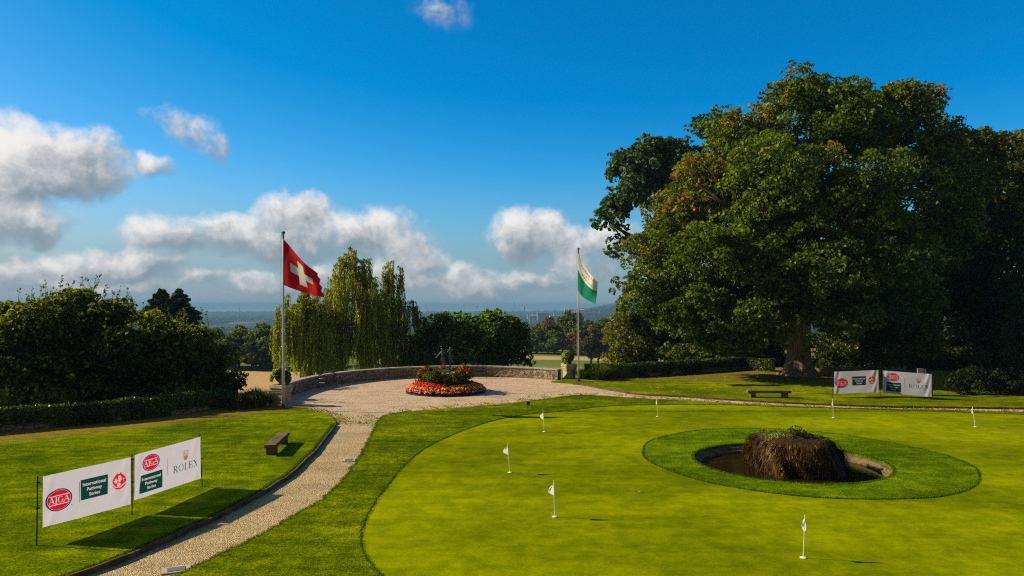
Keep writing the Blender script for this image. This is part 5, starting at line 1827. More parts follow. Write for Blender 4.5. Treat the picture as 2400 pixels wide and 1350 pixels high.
def post(px, pyb, z0=.10, h=1.385):
    b = G(px, pyb, z0)
    return (b, Vector((b.x, b.y, z0 + h)))


def on_line(pb, pe, f, px_y, dz):
    return None


# left pair
z0 = .10
p1, p2, p3 = post(86, 1278), post(309.5, 1206), post(469, 1141)
p1 = (p1[0], p1[1] + Vector((.02, 0, .0))); p3 = (p3[0] + Vector((.05, .02, 0)), p3[1] - Vector((.02, 0, 0)))


def cloth_pts(pa, pb, fa, fb, ta, ba, tb, bb):
    """corners hanging between two posts; fractions along the line and heights"""
    a0, b0 = pa[0], pb[0]
    def q(f, z): v = a0.lerp(b0, f); return Vector((v.x, v.y, z))
    return q(fa, ta), q(fa, ba), q(fb, tb), q(fb, bb)


A, B, C, D = cloth_pts(p1, p2, .055, .985, z0 + 1.375, z0 + .32, z0 + 1.35, z0 + .25)
banner('a', A, B, C, D, [p1, p2], "crisp white banner with large red oval and round red emblem on the left lawn", "logo banners on the lawns", wv(.022, 1.0))
A, B, C, D = cloth_pts(p2, p3, .03, .975, z0 + 1.375, z0 + .31, z0 + 1.36, z0 + .24)
banner('b', A, B, C, D, [p3], "crisp white banner with gold crown and green lettering on the left lawn", "logo banners on the lawns", wv(.022, 2.0))
# right pair
z0 = .08
q1 = (Vector((17.02, 38.5, z0)), Vector((17.02, 38.5, z0 + 1.42)))
q2 = (Vector((19.95, 39.3, z0)), Vector((19.95, 39.3, z0 + 1.42)))
q3 = (Vector((21.85, 37.7, z0)), Vector((21.85, 37.7, z0 + 1.42)))
A, B, C, D = cloth_pts(q1, q2, .03, .965, z0 + 1.38, z0 + .20, z0 + 1.40, z0 + .20)
banner('a', A, B, C, D, [q1, q2], "rumpled white banner with large red oval and round emblem on the right lawn", "logo banners on the lawns", wv(.035, 3.0))
A, B, C, D = cloth_pts(q2, q3, .05, .985, z0 + 1.38, z0 + .18, z0 + 1.33, z0 + .14)
banner('b', A, B, C, D, [q3], "rumpled white banner with crown and green lettering on the right lawn", "logo banners on the lawns", wv(.030, 4.0))

# dark container and pale ring behind the right banners
bx = G(2192, 929, .08)
root = empty("waste_bin", (bx.x, bx.y + .5, .08), "dark grey upright bin half hidden behind the right end of the right banners", "bin")
mb = MB(); mb.lathe([(.001, 0), (.24, 0), (.27, .1), (.30, 1.0), (.31, 1.02), (.31, 1.06), (.27, 1.07), (.25, .95), (.001, .93)], (bx.x - .15, bx.y + .5, .08), 20)
mb.build("body", simple_mat("bin_plastic", (0.05, 0.045, 0.05), .5), root)
mb = MB(); mb.box((bx.x - .52, bx.y + .5, 1.33), (.36, .03, .42), .1); mb.box((bx.x - .25, bx.y + .5, 1.30), (.07, .03, .40), .1); mb.tube([(bx.x - .4, bx.y + .52, .2), (bx.x - .4, bx.y + .52, 1.2)], .02, 6)
mb.build("pale_tag", M['slab'], root)
hx = G(2303, 926, .08)
ring = MB()
for k in range(3):
    ring.tube([(hx.x + (.20 + .012 * k) * math.cos(a), hx.y + .3 + .10 * math.sin(a) + .02 * k, .26 + .17 * math.sin(a) + .01 * k) for a in np.linspace(0, 2 * math.pi, 25)], .014, 6, caps=False)
ring.tube([(hx.x - .12, hx.y + .25, .34), (hx.x, hx.y + .3, .20), (hx.x + .14, hx.y + .28, .36)], .014, 6)
tag(ring.build("hose_coil", simple_mat("hose_pale", (0.45, 0.45, 0.36), .5), origin=(hx.x, hx.y + .3, .08)), "small pale coiled hose lying at the foot of the dark shrub on the far right", "hose")
lob = px_lobes([(2290, 895, 40, 26, 0, .4), (2340, 895, 44, 28, .5, .3), (2370, 905, 34, 20, 0, .4), (2250, 905, 26, 16, .3, .3)], 40)
root = empty("dark_bush", (P(2310, 900, 40).x, 40, .08), "dark low bush beneath the trees on the far right lawn", "shrub")
foliage("foliage", lob, leaf_mat("leaf_painted_shade", (0.008, 0.016, 0.002), (0.035, 0.045, 0.006), None, .15), root, per_m2=140, size=.11, seed=77, sub=(.3, .5), fill=.3)  # deep shade under the trees is put into this darker leaf colour


# ------------------------------------------------------------------ putting green flags
PINS = [
    (1300, 1212, 1128, -9, "putting flag in the near middle of the green with its cloth hanging left"),
    (1882.5, 1308, 1208, 0, "nearest putting flag of all, low in the middle right of the green"),
    (1195, 1108, 1040, -10, "leaning putting flag furthest to the left on the green"),
    (1275.5, 1012.5, 963, -7, "putting flag near the far left edge of the green, by the long flag shadow"),
    (1541, 977, 933, -4, "thin folded putting flag at the far edge of the green, straight left of the bench"),
    (1953, 979.5, 936, 2, "putting flag on the far edge of the green in front of the banner pair"),
    (2286, 1001, 952, -3, "leaning putting flag near the gravel path at the far right"),
]


def pin(i, px, py, yt, lean, label):
    b = G(px, py, .02)
    H = .845 * (1.0 + .0 * i)
    H = (py - yt) / FPX * b.y
    root = empty("putting_flag", tuple(b), label, "golf flag", "small flags on the putting green")
    r = random.Random(i)
    tx = {2: -.07, 6: -.12, 3: -.04, 4: -.03, 1: .03, 0: -.02}.get(i, -.02)
    tp = b + Vector((tx, r.uniform(-.02, .02), H))
    c = MB(); c.lathe([(.001, .004), (.062, .004), (.066, .012), (.055, .02), (.001, .022)], tuple(b), 20)
    c.build("cup", M['cup'], root)
    m = MB(); m.tube([b, tp], [.0095, .0075], 8); m.tube([tp, tp + Vector((0, 0, .012))], .013, 8)
    m.build("shaft", M['pin_pole'], root)
    # drooping cloth folded beside the shaft
    fl = MB()
    wd = {1: .13, 4: .075, 5: .10}.get(i, .155); ht = .31
    sgn = -1
    d = (tp - b).normalized()
    prof = [(0, .0), (.28, .45), (.60, .95), (1.0, 1.0)]
    n, mrows = 6, 10
    V, F = [], []
    for s_i in range(n + 1):
        s = s_i / n
        for t_i in range(mrows + 1):
            t = t_i / mrows
            wloc = wd * (math.sin(min(t / .55, 1) * math.pi / 2) * (1 - max(0, (t - .55) / .45) ** 1.5 * .9)) + .004
            p = tp - d * (t * ht + .02 + .05 * s * (1 - t)) + Vector((sgn * s * wloc * .92, -.75 * s * wloc + .03 * math.sin(s * 7 + t * 2 + i) * s, 0))
            if i == 1: p += Vector((.5 * wloc * t, 0, 0))
            V.append(p)
    for s_i in range(n):
        for t_i in range(mrows):
            a = s_i * (mrows + 1) + t_i
            F.append((a, a + 1, a + mrows + 2, a + mrows + 1))
    fast_mesh("flag", V, F, M['pin_flag'], root, smooth=True)


for i, q in enumerate(PINS): pin(i, *q)

sp_ = G(1496, 1152, .03)
mb = MB(); mb.tube([(sp_.x - .12, sp_.y, .035), (sp_.x - .03, sp_.y + .02, .045)], .009, 5); mb.tube([(sp_.x, sp_.y - .02, .035), (sp_.x + .05, sp_.y - .05, .04), (sp_.x + .09, sp_.y - .02, .05)], .009, 5)
tag(mb.build("dropped_twig", M['slab'], origin=(sp_.x, sp_.y, .02)), "tiny pale twig lying on the putting green left of the fountain ring", "twig")

# ------------------------------------------------------------------ covers and light box
def cover(px, py, w, d, rz, label):
    p = G(px, py, .01)
    root = empty("drain_cover", (p.x, p.y, 0), label, "drain cover", "pale drain covers at the edge of the gravel path")
    a = MB(); a.box((p.x, p.y, .012), (w, d, .03), rz); a.build("frame", M['slab'], root)
    b_ = MB(); b_.box((p.x, p.y, .030), (w * .62, d * .62, .012), rz)
    b_.build("lid", simple_mat("lid_metal", (0.16, 0.14, 0.12), .6), root)


cover(413, 1336, .50, .34, R(24), "pale square drain cover with grey lid at the near end of the gravel path")
cover(818, 1079, .40, .42, R(8), "small pale drain cover at the right edge of the path near the stone bench")
lb_ = G(1238, 951, .05)
root = empty("path_light", (lb_.x, lb_.y + .08, .04), "small dark box light on the grass edge below the flower bed", "light")
a = MB(); a.box((lb_.x, lb_.y + .08, .075), (.17, .15, .07)); a.build("base", M['slab'], root)
a = MB(); a.box((lb_.x, lb_.y + .08, .165), (.17, .15, .11)); a.build("housing", M['iron'], root)
a = MB(); a.box((lb_.x, lb_.y + .08, .228), (.20, .18, .016)); a.build("lid", M['iron'], root)


# ------------------------------------------------------------------ urns
def urn(x, y, z, seed, label, red, right_lime):
    root = empty("flower_urn", (x, y, z), label, "urn", "planted urns on the pillars")
    mb = MB()
    mb.lathe([(.001, 0), (.17, 0), (.17, .03), (.10, .06), (.12, .09), (.23, .18), (.31, .30), (.35, .42), (.39, .44), (.39, .48), (.33, .47), (.30, .42), (.001, .40)], (x, y, z), 28)
    mb.build("bowl", simple_mat("urn_stone", (0.09, 0.075, 0.05), .85, var=.3, bump=.3), root, smooth=True)
    r = np.random.default_rng(seed)

    def clump(name, items, mat, sz, n):
        C, N_ = [], []
        for cx, cy, cz, rr_ in items:
            e = unit(n, r); C.append(np.array([x + cx, y + cy, z + cz]) + e * rr_ * r.uniform(.5, 1.05, (n, 1))); N_.append(e)
        C, N_ = np.vstack(C), np.vstack(N_)
        v, f = leaves(C, N_, sz, .6, 1.15, r)
        fast_mesh(name, v, f, mat, root, {'tone': r.uniform(0, 1, len(f)), 'hue': r.uniform(0, 1, len(f))})
    clump("dark_foliage", [(0, -.05, .58, .22), (.12, -.1, .55, .2), (-.12, -.12, .5, .18), (0, -.25, .48, .16), (.2, 0, .45, .16)], LM['purple'] if red else LM['dark'], .07, 240)
    clump("lime_foliage", [(-.30, -.05, .55, .15), (-.42, -.1, .42, .14), (-.47, -.12, .25, .10), (-.22, .05, .66, .13), (-.36, .05, .62, .12)] + ([(-.32, -.2, .1, .12), (-.28, -.2, -.1, .09)] if not red else []), LM['lime'], .065, 200)
    clump("trailing_foliage", [(.36, -.05, .45, .15), (.42, -.1, .28, .13), (.38, -.2, .12, .12), (.25, -.1, .60, .12)] if red else [(-.12, -.25, .4, .16), (-.1, -.33, .2, .12), (.0, -.3, .05, .12)], LM['ivy'] if not red else LM['mid'], .06, 170)
    if red:
        clump("red_blossoms", [(-.05, -.05, .74, .10), (.08, -.05, .72, .09), (-.14, 0, .72, .06)], simple_mat("blossom_red", (0.55, 0.01, 0.05), .6), .045, 60)
        clump("lime_tips", [(.24, .0, .66, .10), (.36, .0, .58, .10)], LM['lime'], .06, 90)


urn(LPX, LPY, 1.03, 3, "stone urn on the left pillar with lime, purple and red flowers", True, True)
urn(RPX, RPY, 1.05, 4, "stone urn on the right pillar with bright lime leaves spilling to the left", False, False)

# ------------------------------------------------------------------ flower bed and statue
BX, BY, BR = G(1045, 930).x * 1.0, 41.75, 2.27
BX = -3.82


def rosettes(name, centers, size, mat, parent, seed, attrs=True, segs=7):
    """small layered blossoms merged in one mesh"""
    r = np.random.default_rng(seed)
    n = len(centers)
    T = []
    F = []
    ang = np.linspace(0, 2 * math.pi, segs, endpoint=False)
    ringA = np.stack([np.cos(ang), np.sin(ang), np.zeros(segs) - .25], 1)
    ringB = np.stack([.75 * np.cos(ang + .4), .75 * np.sin(ang + .4), np.zeros(segs) + .25], 1)
    ringC = np.stack([.30 * np.cos(ang), .30 * np.sin(ang), np.zeros(segs) + .48], 1)
    tv = np.vstack([ringA, ringB, ringC])
    for a in (0, 1):
        for k in range(segs):
            F.append((a * segs + k, a * segs + (k + 1) % segs, (a + 1) * segs + (k + 1) % segs, (a + 1) * segs + k))
    F.append(tuple(2 * segs + k for k in (0, 1, 2, 3))); F.append(tuple(2 * segs + k for k in (3, 4, 5, 6)))
    F = np.array(F)
    s = (size * r.uniform(.7, 1.3, n))[:, None, None]
    tilt = r.normal(0, .25, (n, 2))
    V = tv[None] * s
    V = V + centers[:, None, :]
    V[:, :, 0] += tv[None, :, 2] * s[:, :, 0] * tilt[:, :1] ; V[:, :, 1] += tv[None, :, 2] * s[:, :, 0] * tilt[:, 1:]
    V += r.normal(0, size * .08, V.shape)
    FF = (F[None] + (np.arange(n) * len(tv))[:, None, None]).reshape(-1, 4)
    tone = np.repeat(r.uniform(0, 1, n), len(F)); hue = np.repeat(r.uniform(0, 1, n), len(F))
    o = fast_mesh(name, V.reshape(-1, 3), FF, mat, parent, {'tone': tone, 'hue': hue})
    return o


def flower_bed():
    root = empty("flower_bed", (BX, BY, 0), "round flower bed ringed with pink, orange and red blossoms in the gravel circle", "flower bed")
    mb = MB()
    mb.lathe([(BR + .02, 0), (BR + .02, .06), (BR - .05, .08), (BR - .05, .10), (2.0, .18), (1.55, .28), (1.5, .55), (1.2, .75), (.8, .85), (.001, .85)], (BX, BY, 0), 48)
    mb.build("soil", simple_mat("soil", (0.035, 0.022, 0.014), .95), root)
    r = np.random.default_rng(4)

    def ring(n, r0, r1, z0, z1, pred=None):
        a = r.uniform(0, 2 * math.pi, n); q = r.uniform(r0, r1, n)
        if pred is not None:
            k = pred(a, q); a, q = a[k], q[k]
        f = (q - r0) / (r1 - r0 + 1e-6)
        z = z0 + (z1 - z0) * f + r.normal(0, .015, len(a))
        return np.stack([BX + q * np.cos(a), BY + q * np.sin(a), z], 1)
    red_patch = lambda a, q: (vnoise(a * 3.2 + 2, q * 0 + 1, 8) > .52)
    pinkm = leaf_mat("blossom_pink", (0.50, 0.06, 0.12), (0.85, 0.30, 0.28), None, .2)
    orm = leaf_mat("blossom_orange", (0.85, 0.16, 0.005), (0.95, 0.38, 0.005), (0.95, 0.55, 0.02), .2)
    redm = leaf_mat("blossom_red_bed", (0.60, 0.01, 0.012), (0.85, 0.04, 0.02), None, .2)
    for nm, c, mt, sz in (("pink_blossoms", ring(1000, 2.02, BR + .04, .38, .18), pinkm, .055), ("orange_blossoms", ring(1300, 1.60, 2.14, .54, .36, lambda a, q: ~(red_patch(a, q) & (q < 1.86))), orm, .052), ("red_blossoms", ring(1100, 1.48, 1.90, .62, .46, red_patch), redm, .058)):
        o = rosettes(nm, c, sz, mt, root, 5)
        o['kind'] = 'stuff'
    # leaves between the blossoms
    c = ring(5000, 1.5, BR, .42, .10)
    v, f = leaves(c, np.tile([0, 0, 1.], (len(c), 1)), .06, .5, 1.4, r)
    fast_mesh("bed_leaves", v, f, LM['dark'], root, {'tone': r.uniform(0, 1, len(f)), 'hue': r.uniform(0, 1, len(f))})
    # tier of rose bushes
    rb = empty("rose_bushes", (BX, BY, .25), "ring of dark green rose bushes with red roses inside the flower bed", "rose bushes")
    lobes = []
    for k in range(15):
        a = 2 * math.pi * k / 15
        rr_ = 1.18 + .12 * math.sin(k * 2.7)
        lobes.append([BX + rr_ * math.cos(a), BY + rr_ * math.sin(a), .78 + .14 * math.sin(k * 1.9 + .5) + (.10 if math.cos(a) > .3 or math.cos(a) < -.5 else -.05), .36, .36, .38, .35 + .3 * (k % 3 == 0)])
    foliage("foliage", lobes, LM['mid'], rb, per_m2=330, size=.07, seed=9, sub=(.3, .5), fill=.5, tuft=.25)
    spots = [(996, 862), (1033, 859), (1037, 864), (1008, 884), (1012, 886), (1067, 872), (1066, 876), (1087, 863), (1092, 866), (1100, 866), (984, 874), (1086, 860), (1079, 864), (1022, 872), (1095, 872)]
    C = []
    for px, py in spots:
        Yr = BY - 1.2 if py > 868 else BY - .9
        q = P(px, py, Yr)
        for _ in range(5): C.append((q.x + r.normal(0, .05), q.y + r.normal(0, .06), q.z + r.normal(0, .045)))
    o = rosettes("roses", np.array(C), .065, redm, rb, 6)
    o['kind'] = 'stuff'
    # plinth
    pl = empty("statue_plinth", (BX, BY, .85), "low round pale stone plinth rising from the rose bushes under the statue", "plinth")
    mb = MB(); mb.lathe([(.78, -.2), (.78, .16), (.84, .17), (.84, .25), (.55, .27), (.001, .27)], (BX + .1, BY - .05, .85), 40)
    mb.build("basin", M['pillar'], pl)
    mb = MB(); mb.box((BX + .05, BY, 1.16), (.55, .35, .10)); mb.build("footing", M['bench'], pl)


def skin_fig(name, V, E, parent, mat):
    """V: list of (x,y,z,r)"""
    bm = bmesh.new()
    sk = bm.verts.layers.skin.verify()
    off = Vector(root_loc(parent))
    vs = []
    for i, (x, y, z, r_) in enumerate(V):
        v = bm.verts.new(Vector((x, y, z)) - off)
        v[sk].radius = (r_, r_)
        if i == 0: v[sk].use_root = True
        vs.append(v)
    for a, b_ in E: bm.edges.new((vs[a], vs[b_]))
    me = bpy.data.meshes.new(name); bm.to_mesh(me); bm.free()
    me.materials.append(mat)
    o = bpy.data.objects.new(name, me); link(o, parent)
    m = o.modifiers.new("skin", 'SKIN'); m.use_smooth_shade = True
    s = o.modifiers.new("sub", 'SUBSURF'); s.levels = 1; s.render_levels = 2
    return o


def statue():
    zb = 1.21
    root = empty("bronze_statue", (BX, BY, zb), "dark bronze statue of two slender dancing figures on the flower bed plinth", "statue")
    x, y = BX - .17, BY
    # left figure seen from behind: arms flung out, weight on one leg, other leg lifted back
    V = [(x, y, zb + .74, .085), (x, y - .01, zb + .88, .068), (x - .01, y, zb + 1.02, .095), (x - .02, y, zb + 1.12, .045), (x - .04, y, zb + 1.17, .035), (x - .05, y, zb + 1.24, .068), (x - .055, y, zb + 1.31, .060),
         (x - .10, y, zb + 1.07, .042), (x - .22, y - .02, zb + .93, .032), (x - .34, y - .06, zb + .80, .024), (x - .38, y - .08, zb + .74, .018),
         (x + .10, y, zb + 1.07, .042), (x + .20, y, zb + 1.02, .033), (x + .30, y, zb + 1.12, .026), (x + .36, y, zb + 1.20, .020),
         (x + .06, y, zb + .68, .072), (x + .10, y, zb + .40, .048), (x + .13, y - .01, zb + .20, .036), (x + .15, y, zb + .03, .024), (x + .17, y - .09, zb + .01, .022),
         (x - .05, y, zb + .66, .070), (x + .0, y + .10, zb + .42, .046), (x - .06, y + .24, zb + .30, .032), (x - .13, y + .33, zb + .20, .020)]
    E = [(0, 1), (1, 2), (2, 3), (3, 4), (4, 5), (5, 6), (3, 7), (7, 8), (8, 9), (9, 10), (3, 11), (11, 12), (12, 13), (13, 14), (0, 15), (15, 16), (16, 17), (17, 18), (18, 19), (0, 20), (20, 21), (21, 22), (22, 23)]
    skin_fig("figure", V, E, root, M['bronze'])
    x = BX + .26
    V = [(x, y, zb + .80, .070), (x - .01, y, zb + .94, .058), (x - .02, y, zb + 1.08, .075), (x - .02, y, zb + 1.19, .040), (x - .01, y, zb + 1.25, .032), (x + .01, y, zb + 1.32, .060), (x + .03, y, zb + 1.39, .050),
         (x - .09, y, zb + 1.14, .034), (x - .12, y, zb + 1.22, .026), (x - .07, y - .03, zb + 1.22, .022),
         (x + .07, y, zb + 1.14, .034), (x + .12, y - .03, zb + 1.22, .026), (x + .05, y - .05, zb + 1.26, .02),
         (x + .05, y, zb + .72, .056), (x + .09, y + .03, zb + .58, .042), (x + .14, y + .16, zb + .50, .030), (x + .16, y + .28, zb + .44, .02),
         (x - .02, y, zb + .70, .056), (x, y, zb + .42, .040), (x + .01, y, zb + .20, .032), (x, y, zb + .03, .024), (x, y - .09, zb + .01, .022)]
    E = [(0, 1), (1, 2), (2, 3), (3, 4), (4, 5), (5, 6), (3, 7), (7, 8), (8, 9), (3, 10), (10, 11), (11, 12), (0, 13), (13, 14), (14, 15), (15, 16), (0, 17), (17, 18), (18, 19), (19, 20), (20, 21)]
    skin_fig("figure", V, E, root, M['bronze'])


flower_bed()
statue()

# ------------------------------------------------------------------ fountain
def fountain():
    root = empty("fountain_basin", (PCX, PCY, -.6), "round sunken stone basin with dark water in the putting green", "basin")
    mb = MB()
    mb.lathe([(PR + .24, -.055), (PR + .02, -.06), (PR - .12, -.075), (PR - .14, -.13), (PR - .17, -.13), (PR - .18, -.16), (PR - .24, -.17), (PR - .26, -.75)], (PCX, PCY, 0), 96)
    o = mb.build("rim", M['pool_stone'], root)
    mb = MB(); mb.lathe([(.001, -.74), (PR - .3, -.74)], (PCX, PCY, 0), 48)
    mb.build("floor_slab", simple_mat("pool_floor", (0.05, 0.035, 0.015), .9), root)
    n = MB(); a = -.12 + math.pi * .36
    n.box((PCX + (PR - .08) * math.cos(a), PCY + (PR - .08) * math.sin(a), -.13), (.34, .26, .12), a + math.pi / 2)
    n.build("overflow_notch", M['iron'], root)
    m, t, b_ = new_mat("pool_water")
    b_.inputs['Base Color'].default_value = (0.020, 0.012, 0.003, 1)
    b_.inputs['Roughness'].default_value = .05
    b_.inputs['Specular IOR Level'].default_value = .22
    t.set(b_.inputs['Normal'], t.bump(t.noise(obj_co(t), 7, 3, .5), .12, .02))
    w = MB(); w.poly([[(PCX + (PR - .25) * math.cos(2 * math.pi * k / 64), PCY + (PR - .25) * math.sin(2 * math.pi * k / 64)) for k in range(64)]], -.24)
    tag(w.build("water", m), kind='structure')
    # moss mound
    mx, my, mz = 9.17, 23.25, -.45
    root = empty("mossy_rock", (mx, my, mz), "large brown moss hung rock mound rising from the sunken fountain", "rock")
    rr_ = np.random.default_rng(2)

    def rad(t, z):  # t angle, z above water
        base = np.interp(z, [0, .25, .6, .95, 1.15, 1.26, 1.34, 1.38], [1.33, 1.40, 1.43, 1.39, 1.30, 1.15, .85, 0.02])
        lump = .07 * np.sin(3 * t + 1) + .06 * np.sin(5 * t + 2.2 * z) + .05 * np.sin(9 * t + 3 + z) + .03 * np.sin(17 * t + 5 * z)
        slope = -.34 * np.clip(np.cos(t + .1), 0, 1) * np.clip((z - .15) / 1.1, 0, 1)   # right shoulder slopes away
        return base * (1 + lump + slope)
    mb = MB()
    na, nz = 72, 22
    zs = np.concatenate([np.linspace(0, 1.15, 14), np.linspace(1.19, 1.38, 8)])
    for z in zs:
        for k in range(na):
            t = 2 * math.pi * k / na
            q = float(rad(t, z)) * (1 + .14 * (vnoise(np.array([t * 4]), np.array([z * 4]), 3)[0] - .5) + .08 * (vnoise(np.array([t * 11]), np.array([z * 10]), 5)[0] - .5))
            dz = -.10 * max(0, z - 1.1) * (1 + math.cos(t)) / .26
            mb.v.append((mx + q * math.cos(t), my + q * math.sin(t), mz + z + dz + .05 * (vnoise(np.array([t * 3 + 1]), np.array([z * 3]), 6)[0] - .5) * (z > .9)))
    for i in range(len(zs) - 1):
        for k in range(na):
            mb.f.append((i * na + k, i * na + (k + 1) % na, (i + 1) * na + (k + 1) % na, (i + 1) * na + k)); mb.mi.append(0)
    m, t, b_ = new_mat("moss_rock")
    c = obj_co(t)
    n1 = t.noise(t.mapping(c, (1, 1, .25)), 11, 6, .7); n2 = t.noise(c, 2.5, 4, .6)
    col = t.ramp(t.m('ADD', t.m('MULTIPLY', n1, .7), t.m('MULTIPLY', n2, .3)), [(.3, (.006, .004, .002)), (.5, (.045, .024, .007)), (.7, (.13, .070, .018))])
    t.set(b_.inputs['Base Color'], col); b_.inputs['Roughness'].default_value = .95; b_.inputs['Specular IOR Level'].default_value = .1
    t.set(b_.inputs['Normal'], t.bump(n1, 1.0, .08))
    mb.build("rock", m, root, smooth=True)
    # hanging moss strands
    hang = leaf_mat("hanging_moss", (0.014, 0.007, 0.002), (0.115, 0.055, 0.009), (0.30, 0.19, 0.035), .2)
    n = 11000
    th = rr_.uniform(0, 2 * math.pi, n); z0 = rr_.uniform(.15, 1.22, n); L = rr_.uniform(.06, .22, n)
    V, H = [], []
    segs = 3
    wdt = rr_.uniform(.005, .014, n)
    out0 = rr_.uniform(.0, .09, n)
    P_ = []
    for k in range(segs + 1):
        zz = np.maximum(z0 - L * k / segs, 0.0)
        q = rad(th, zz) + out0 * (1 + .3 * k)
        tt = th + rr_.normal(0, .012, n)
        w_ = wdt * (1 - .3 * k / segs)
        P_.append((np.stack([mx + q * np.cos(tt) - np.sin(tt) * w_, my + q * np.sin(tt) + np.cos(tt) * w_, mz + zz], 1), np.stack([mx + q * np.cos(tt) + np.sin(tt) * w_, my + q * np.sin(tt) - np.cos(tt) * w_, mz + zz], 1)))
    quads = []
    for k in range(segs):
        quads.append(np.stack([P_[k][0], P_[k][1], P_[k + 1][1], P_[k + 1][0]], 1))
    Q = np.concatenate(quads, 0)
    hue = np.clip(.15 + .5 * vnoise(th * 4, z0 * 2, 3) + rr_.normal(0, .22, n), 0, 1)
    fast_mesh("hanging_moss", Q.reshape(-1, 3), np.arange(len(Q) * 4).reshape(-1, 4), hang, root, {'tone': np.tile(rr_.uniform(0, 1, n), segs), 'hue': np.tile(hue, segs)})
    # plants on the top: pale tuft on the left, dark cress on top
    grassm = leaf_mat("top_tuft", (0.16, 0.17, 0.03), (0.40, 0.38, 0.10), None, .3)
    V, F, T = [], [], []
    for i in range(520):
        a = rr_.uniform(0, 2 * math.pi); q = rr_.uniform(0, .42)
        cx, cy = mx - .82 + q * math.cos(a), my - .2 + q * math.sin(a)
        zb = mz + 1.16 + rr_.uniform(-.05, .05)
        L_ = rr_.uniform(.10, .30); o_ = rr_.uniform(.02, .22)
        w_ = .010
        p0 = (cx, cy, zb); p1 = (cx + o_ * .4 * math.cos(a), cy + o_ * .4 * math.sin(a), zb + L_); p2 = (cx + o_ * math.cos(a), cy + o_ * math.sin(a), zb + L_ * .8)
        for u, v_ in ((p0, p1), (p1, p2)):
            b0 = len(V)
            V += [(u[0] - w_, u[1], u[2]), (u[0] + w_, u[1], u[2]), (v_[0] + w_ * .5, v_[1], v_[2]), (v_[0] - w_ * .5, v_[1], v_[2])]
            F.append((b0, b0 + 1, b0 + 2, b0 + 3)); T.append(rr_.uniform())
    fast_mesh("grass_tuft", V, F, grassm, root, {'tone': T, 'hue': T})
    for nm, items, mt in [("cress", [(.05, .25, 1.42, .20), (-.12, .2, 1.36, .16), (.22, .25, 1.32, .14)], LM['mid'])] + [("cress", [q_], LM['mid']) for q_ in ((.74, -.3, 1.12, .14), (-.5, -.6, 1.18, .22), (-.95, -.45, 1.0, .18), (-.3, -.75, 1.14, .18), (.3, -.8, 1.14, .12))]:
        C, N_ = [], []
        for cx, cy, cz, q in items:
            e = unit(130, rr_); C.append(np.array([mx + cx, my + cy, mz + cz]) + e * q * np.array([1, 1, .6])); N_.append(e)
        C, N_ = np.vstack(C), np.vstack(N_)
        v, f = leaves(C, N_, .045, .5, 1.2, rr_)
        fast_mesh(nm, v, f, mt, root, {'tone': rr_.uniform(0, 1, len(f)), 'hue': rr_.uniform(0, .8, len(f))})


fountain()


# ------------------------------------------------------------------ grass at the edges
def blades(name, pts, h, w, mat, label, seed, lean=.5):
    r = np.random.default_rng(seed)
    pts = np.asarray(pts, float); n = len(pts)
    a = r.uniform(0, 2 * math.pi, n); hh = h * r.uniform(.5, 1.3, n); ww = w * r.uniform(.7, 1.3, n)
    lx, ly = lean * hh * r.normal(0, 1, n) * .6, lean * hh * r.normal(0, 1, n) * .6
    dx, dy = np.cos(a) * ww, np.sin(a) * ww
    z = pts[:, 2]
    v = np.stack([np.stack([pts[:, 0] - dx, pts[:, 1] - dy, z], 1), np.stack([pts[:, 0] + dx, pts[:, 1] + dy, z], 1), np.stack([pts[:, 0] + lx + dx * .3, pts[:, 1] + ly + dy * .3, z + hh], 1), np.stack([pts[:, 0] + lx - dx * .3, pts[:, 1] + ly - dy * .3, z + hh], 1)], 1).reshape(-1, 3)
    o = fast_mesh(name, v, np.arange(4 * n).reshape(n, 4), mat, None, {'tone': r.uniform(0, 1, n), 'hue': r.uniform(0, 1, n)})
    return tag(o, label, "grass", kind='stuff')


def along(line, n, spread, z, seed, bias=0.0):
    r = np.random.default_rng(seed)
    a = np.array(line); s = np.concatenate([[0], np.cumsum(np.linalg.norm(np.diff(a, axis=0), axis=1))])
    d = np.gradient(a, axis=0); nn = np.stack([-d[:, 1], d[:, 0]], 1); nn /= np.linalg.norm(nn, axis=1)[:, None] + 1e-9
    q = r.uniform(0, s[-1], n); o = r.normal(bias, spread, n)
    x = np.interp(q, s, a[:, 0]) + np.interp(q, s, nn[:, 0]) * o
    y = np.interp(q, s, a[:, 1]) + np.interp(q, s, nn[:, 1]) * o
    return np.stack([x, y, np.full(n, z)], 1)


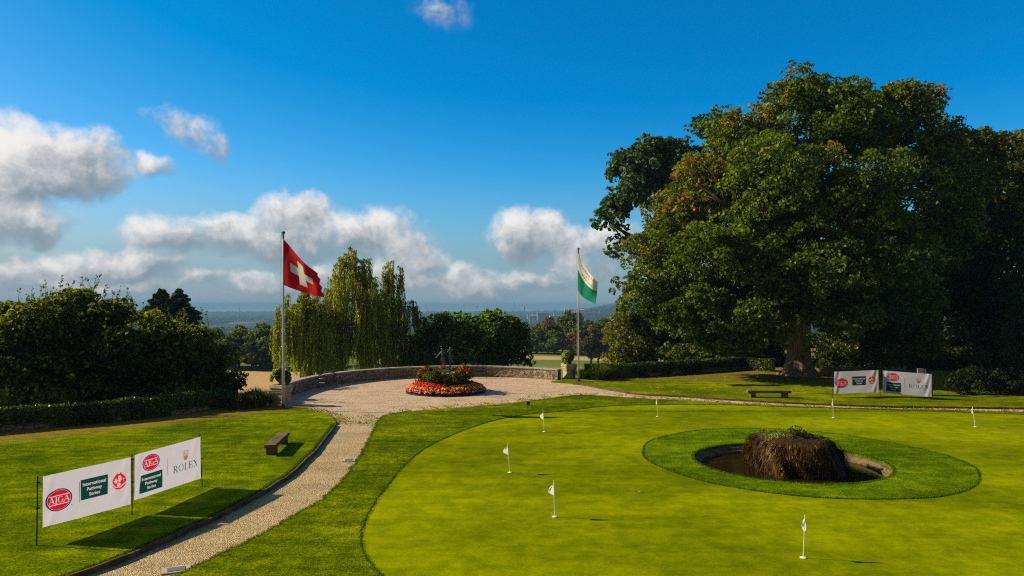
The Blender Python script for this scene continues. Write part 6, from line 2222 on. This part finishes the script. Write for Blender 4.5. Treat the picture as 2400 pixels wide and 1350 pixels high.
LM['grass'] = leaf_mat("grass_blade", (0.035, 0.075, 0.003), (0.13, 0.20, 0.008), None, .3)
LM['grass_dry'] = leaf_mat("grass_dry", (0.16, 0.16, 0.02), (0.38, 0.32, 0.07), None, .3)
edge_pts = np.vstack([along([p for p in edge_r if p[1] < 34], 16000, .035, .03, 1), along([p for p in green_w if p[1] < 40], 9000, .018, .035, 2), along(collar_w + collar_w[:1], 9000, .02, .03, 3), along(pool_loop, 9000, .03, .03, 4),
                      along([(p[0] - .12, p[1]) for p in kerb_w], 9000, .03, .10, 5), along(lawn_tip, 3000, .04, .06, 6)])
blades("edge_grass", edge_pts, .032, .006, LM['grass'], "ragged grass fringe along the edges of path, green and fountain", 7)
wl = along([p for p in edge_r if 30 < p[1] < 42.5], 9000, .5, .0, 8, bias=.3)
wk = along(lawn_tip, 1500, .35, 0.0, 9, bias=-.25)
wl = wl[vnoise(wl[:, 0] * 2.2, wl[:, 1] * 2.2, 3) > .42]
blades("weeds", np.vstack([wl, wk]), .05, .02, LM['grass_dry'], "sparse dry weeds creeping from the lawn edge onto the gravel", 8, 1.2)

# fallen leaves on the right lawn and by the kerb
r_ = np.random.default_rng(15)
n = 420
fx = r_.uniform(5, 26, n); fy = r_.uniform(40, 53, n)
k = (fy > np.interp(fx, [p[0] for p in edge_u], [p[1] for p in edge_u]) + .3) & (fy < np.interp(fx, [4, 18, 30], [47.5, 54, 55]))
C = np.stack([fx[k], fy[k], np.full(k.sum(), .10)], 1)
v, f = leaves(C, np.tile([0, 0, 1.], (len(C), 1)), .085, .8, 1.2, r_)
o = fast_mesh("fallen_leaves", v, f, leaf_mat("leaf_litter", (0.30, 0.24, 0.08), (0.55, 0.48, 0.22), None, .2), None, {'tone': r_.uniform(0, 1, len(f)), 'hue': r_.uniform(0, 1, len(f))})
tag(o, "pale fallen leaves scattered over the right lawn below the big maple", "fallen leaves", kind='stuff')

# ------------------------------------------------------------------ haze
HAZE = 0.00018
mb = MB()
mb.box((-3000, 14500, (29 - 121) / 2), (66000, 33000, 150))
hm = bpy.data.materials.new("haze_air"); hm.use_nodes = True
t = NT(hm.node_tree)
for n_ in list(t.n): t.n.remove(n_)
pv = t.node('ShaderNodeVolumePrincipled')
pv.inputs['Color'].default_value = (0.26, 0.50, 0.73, 1)
pv.inputs['Density'].default_value = HAZE
pv.inputs['Anisotropy'].default_value = 0.0
ou = t.node('ShaderNodeOutputMaterial')
t.l.new(pv.outputs[0], ou.inputs['Volume'])
hz = mb.build("haze", hm)
tag(hz, kind='stuff')
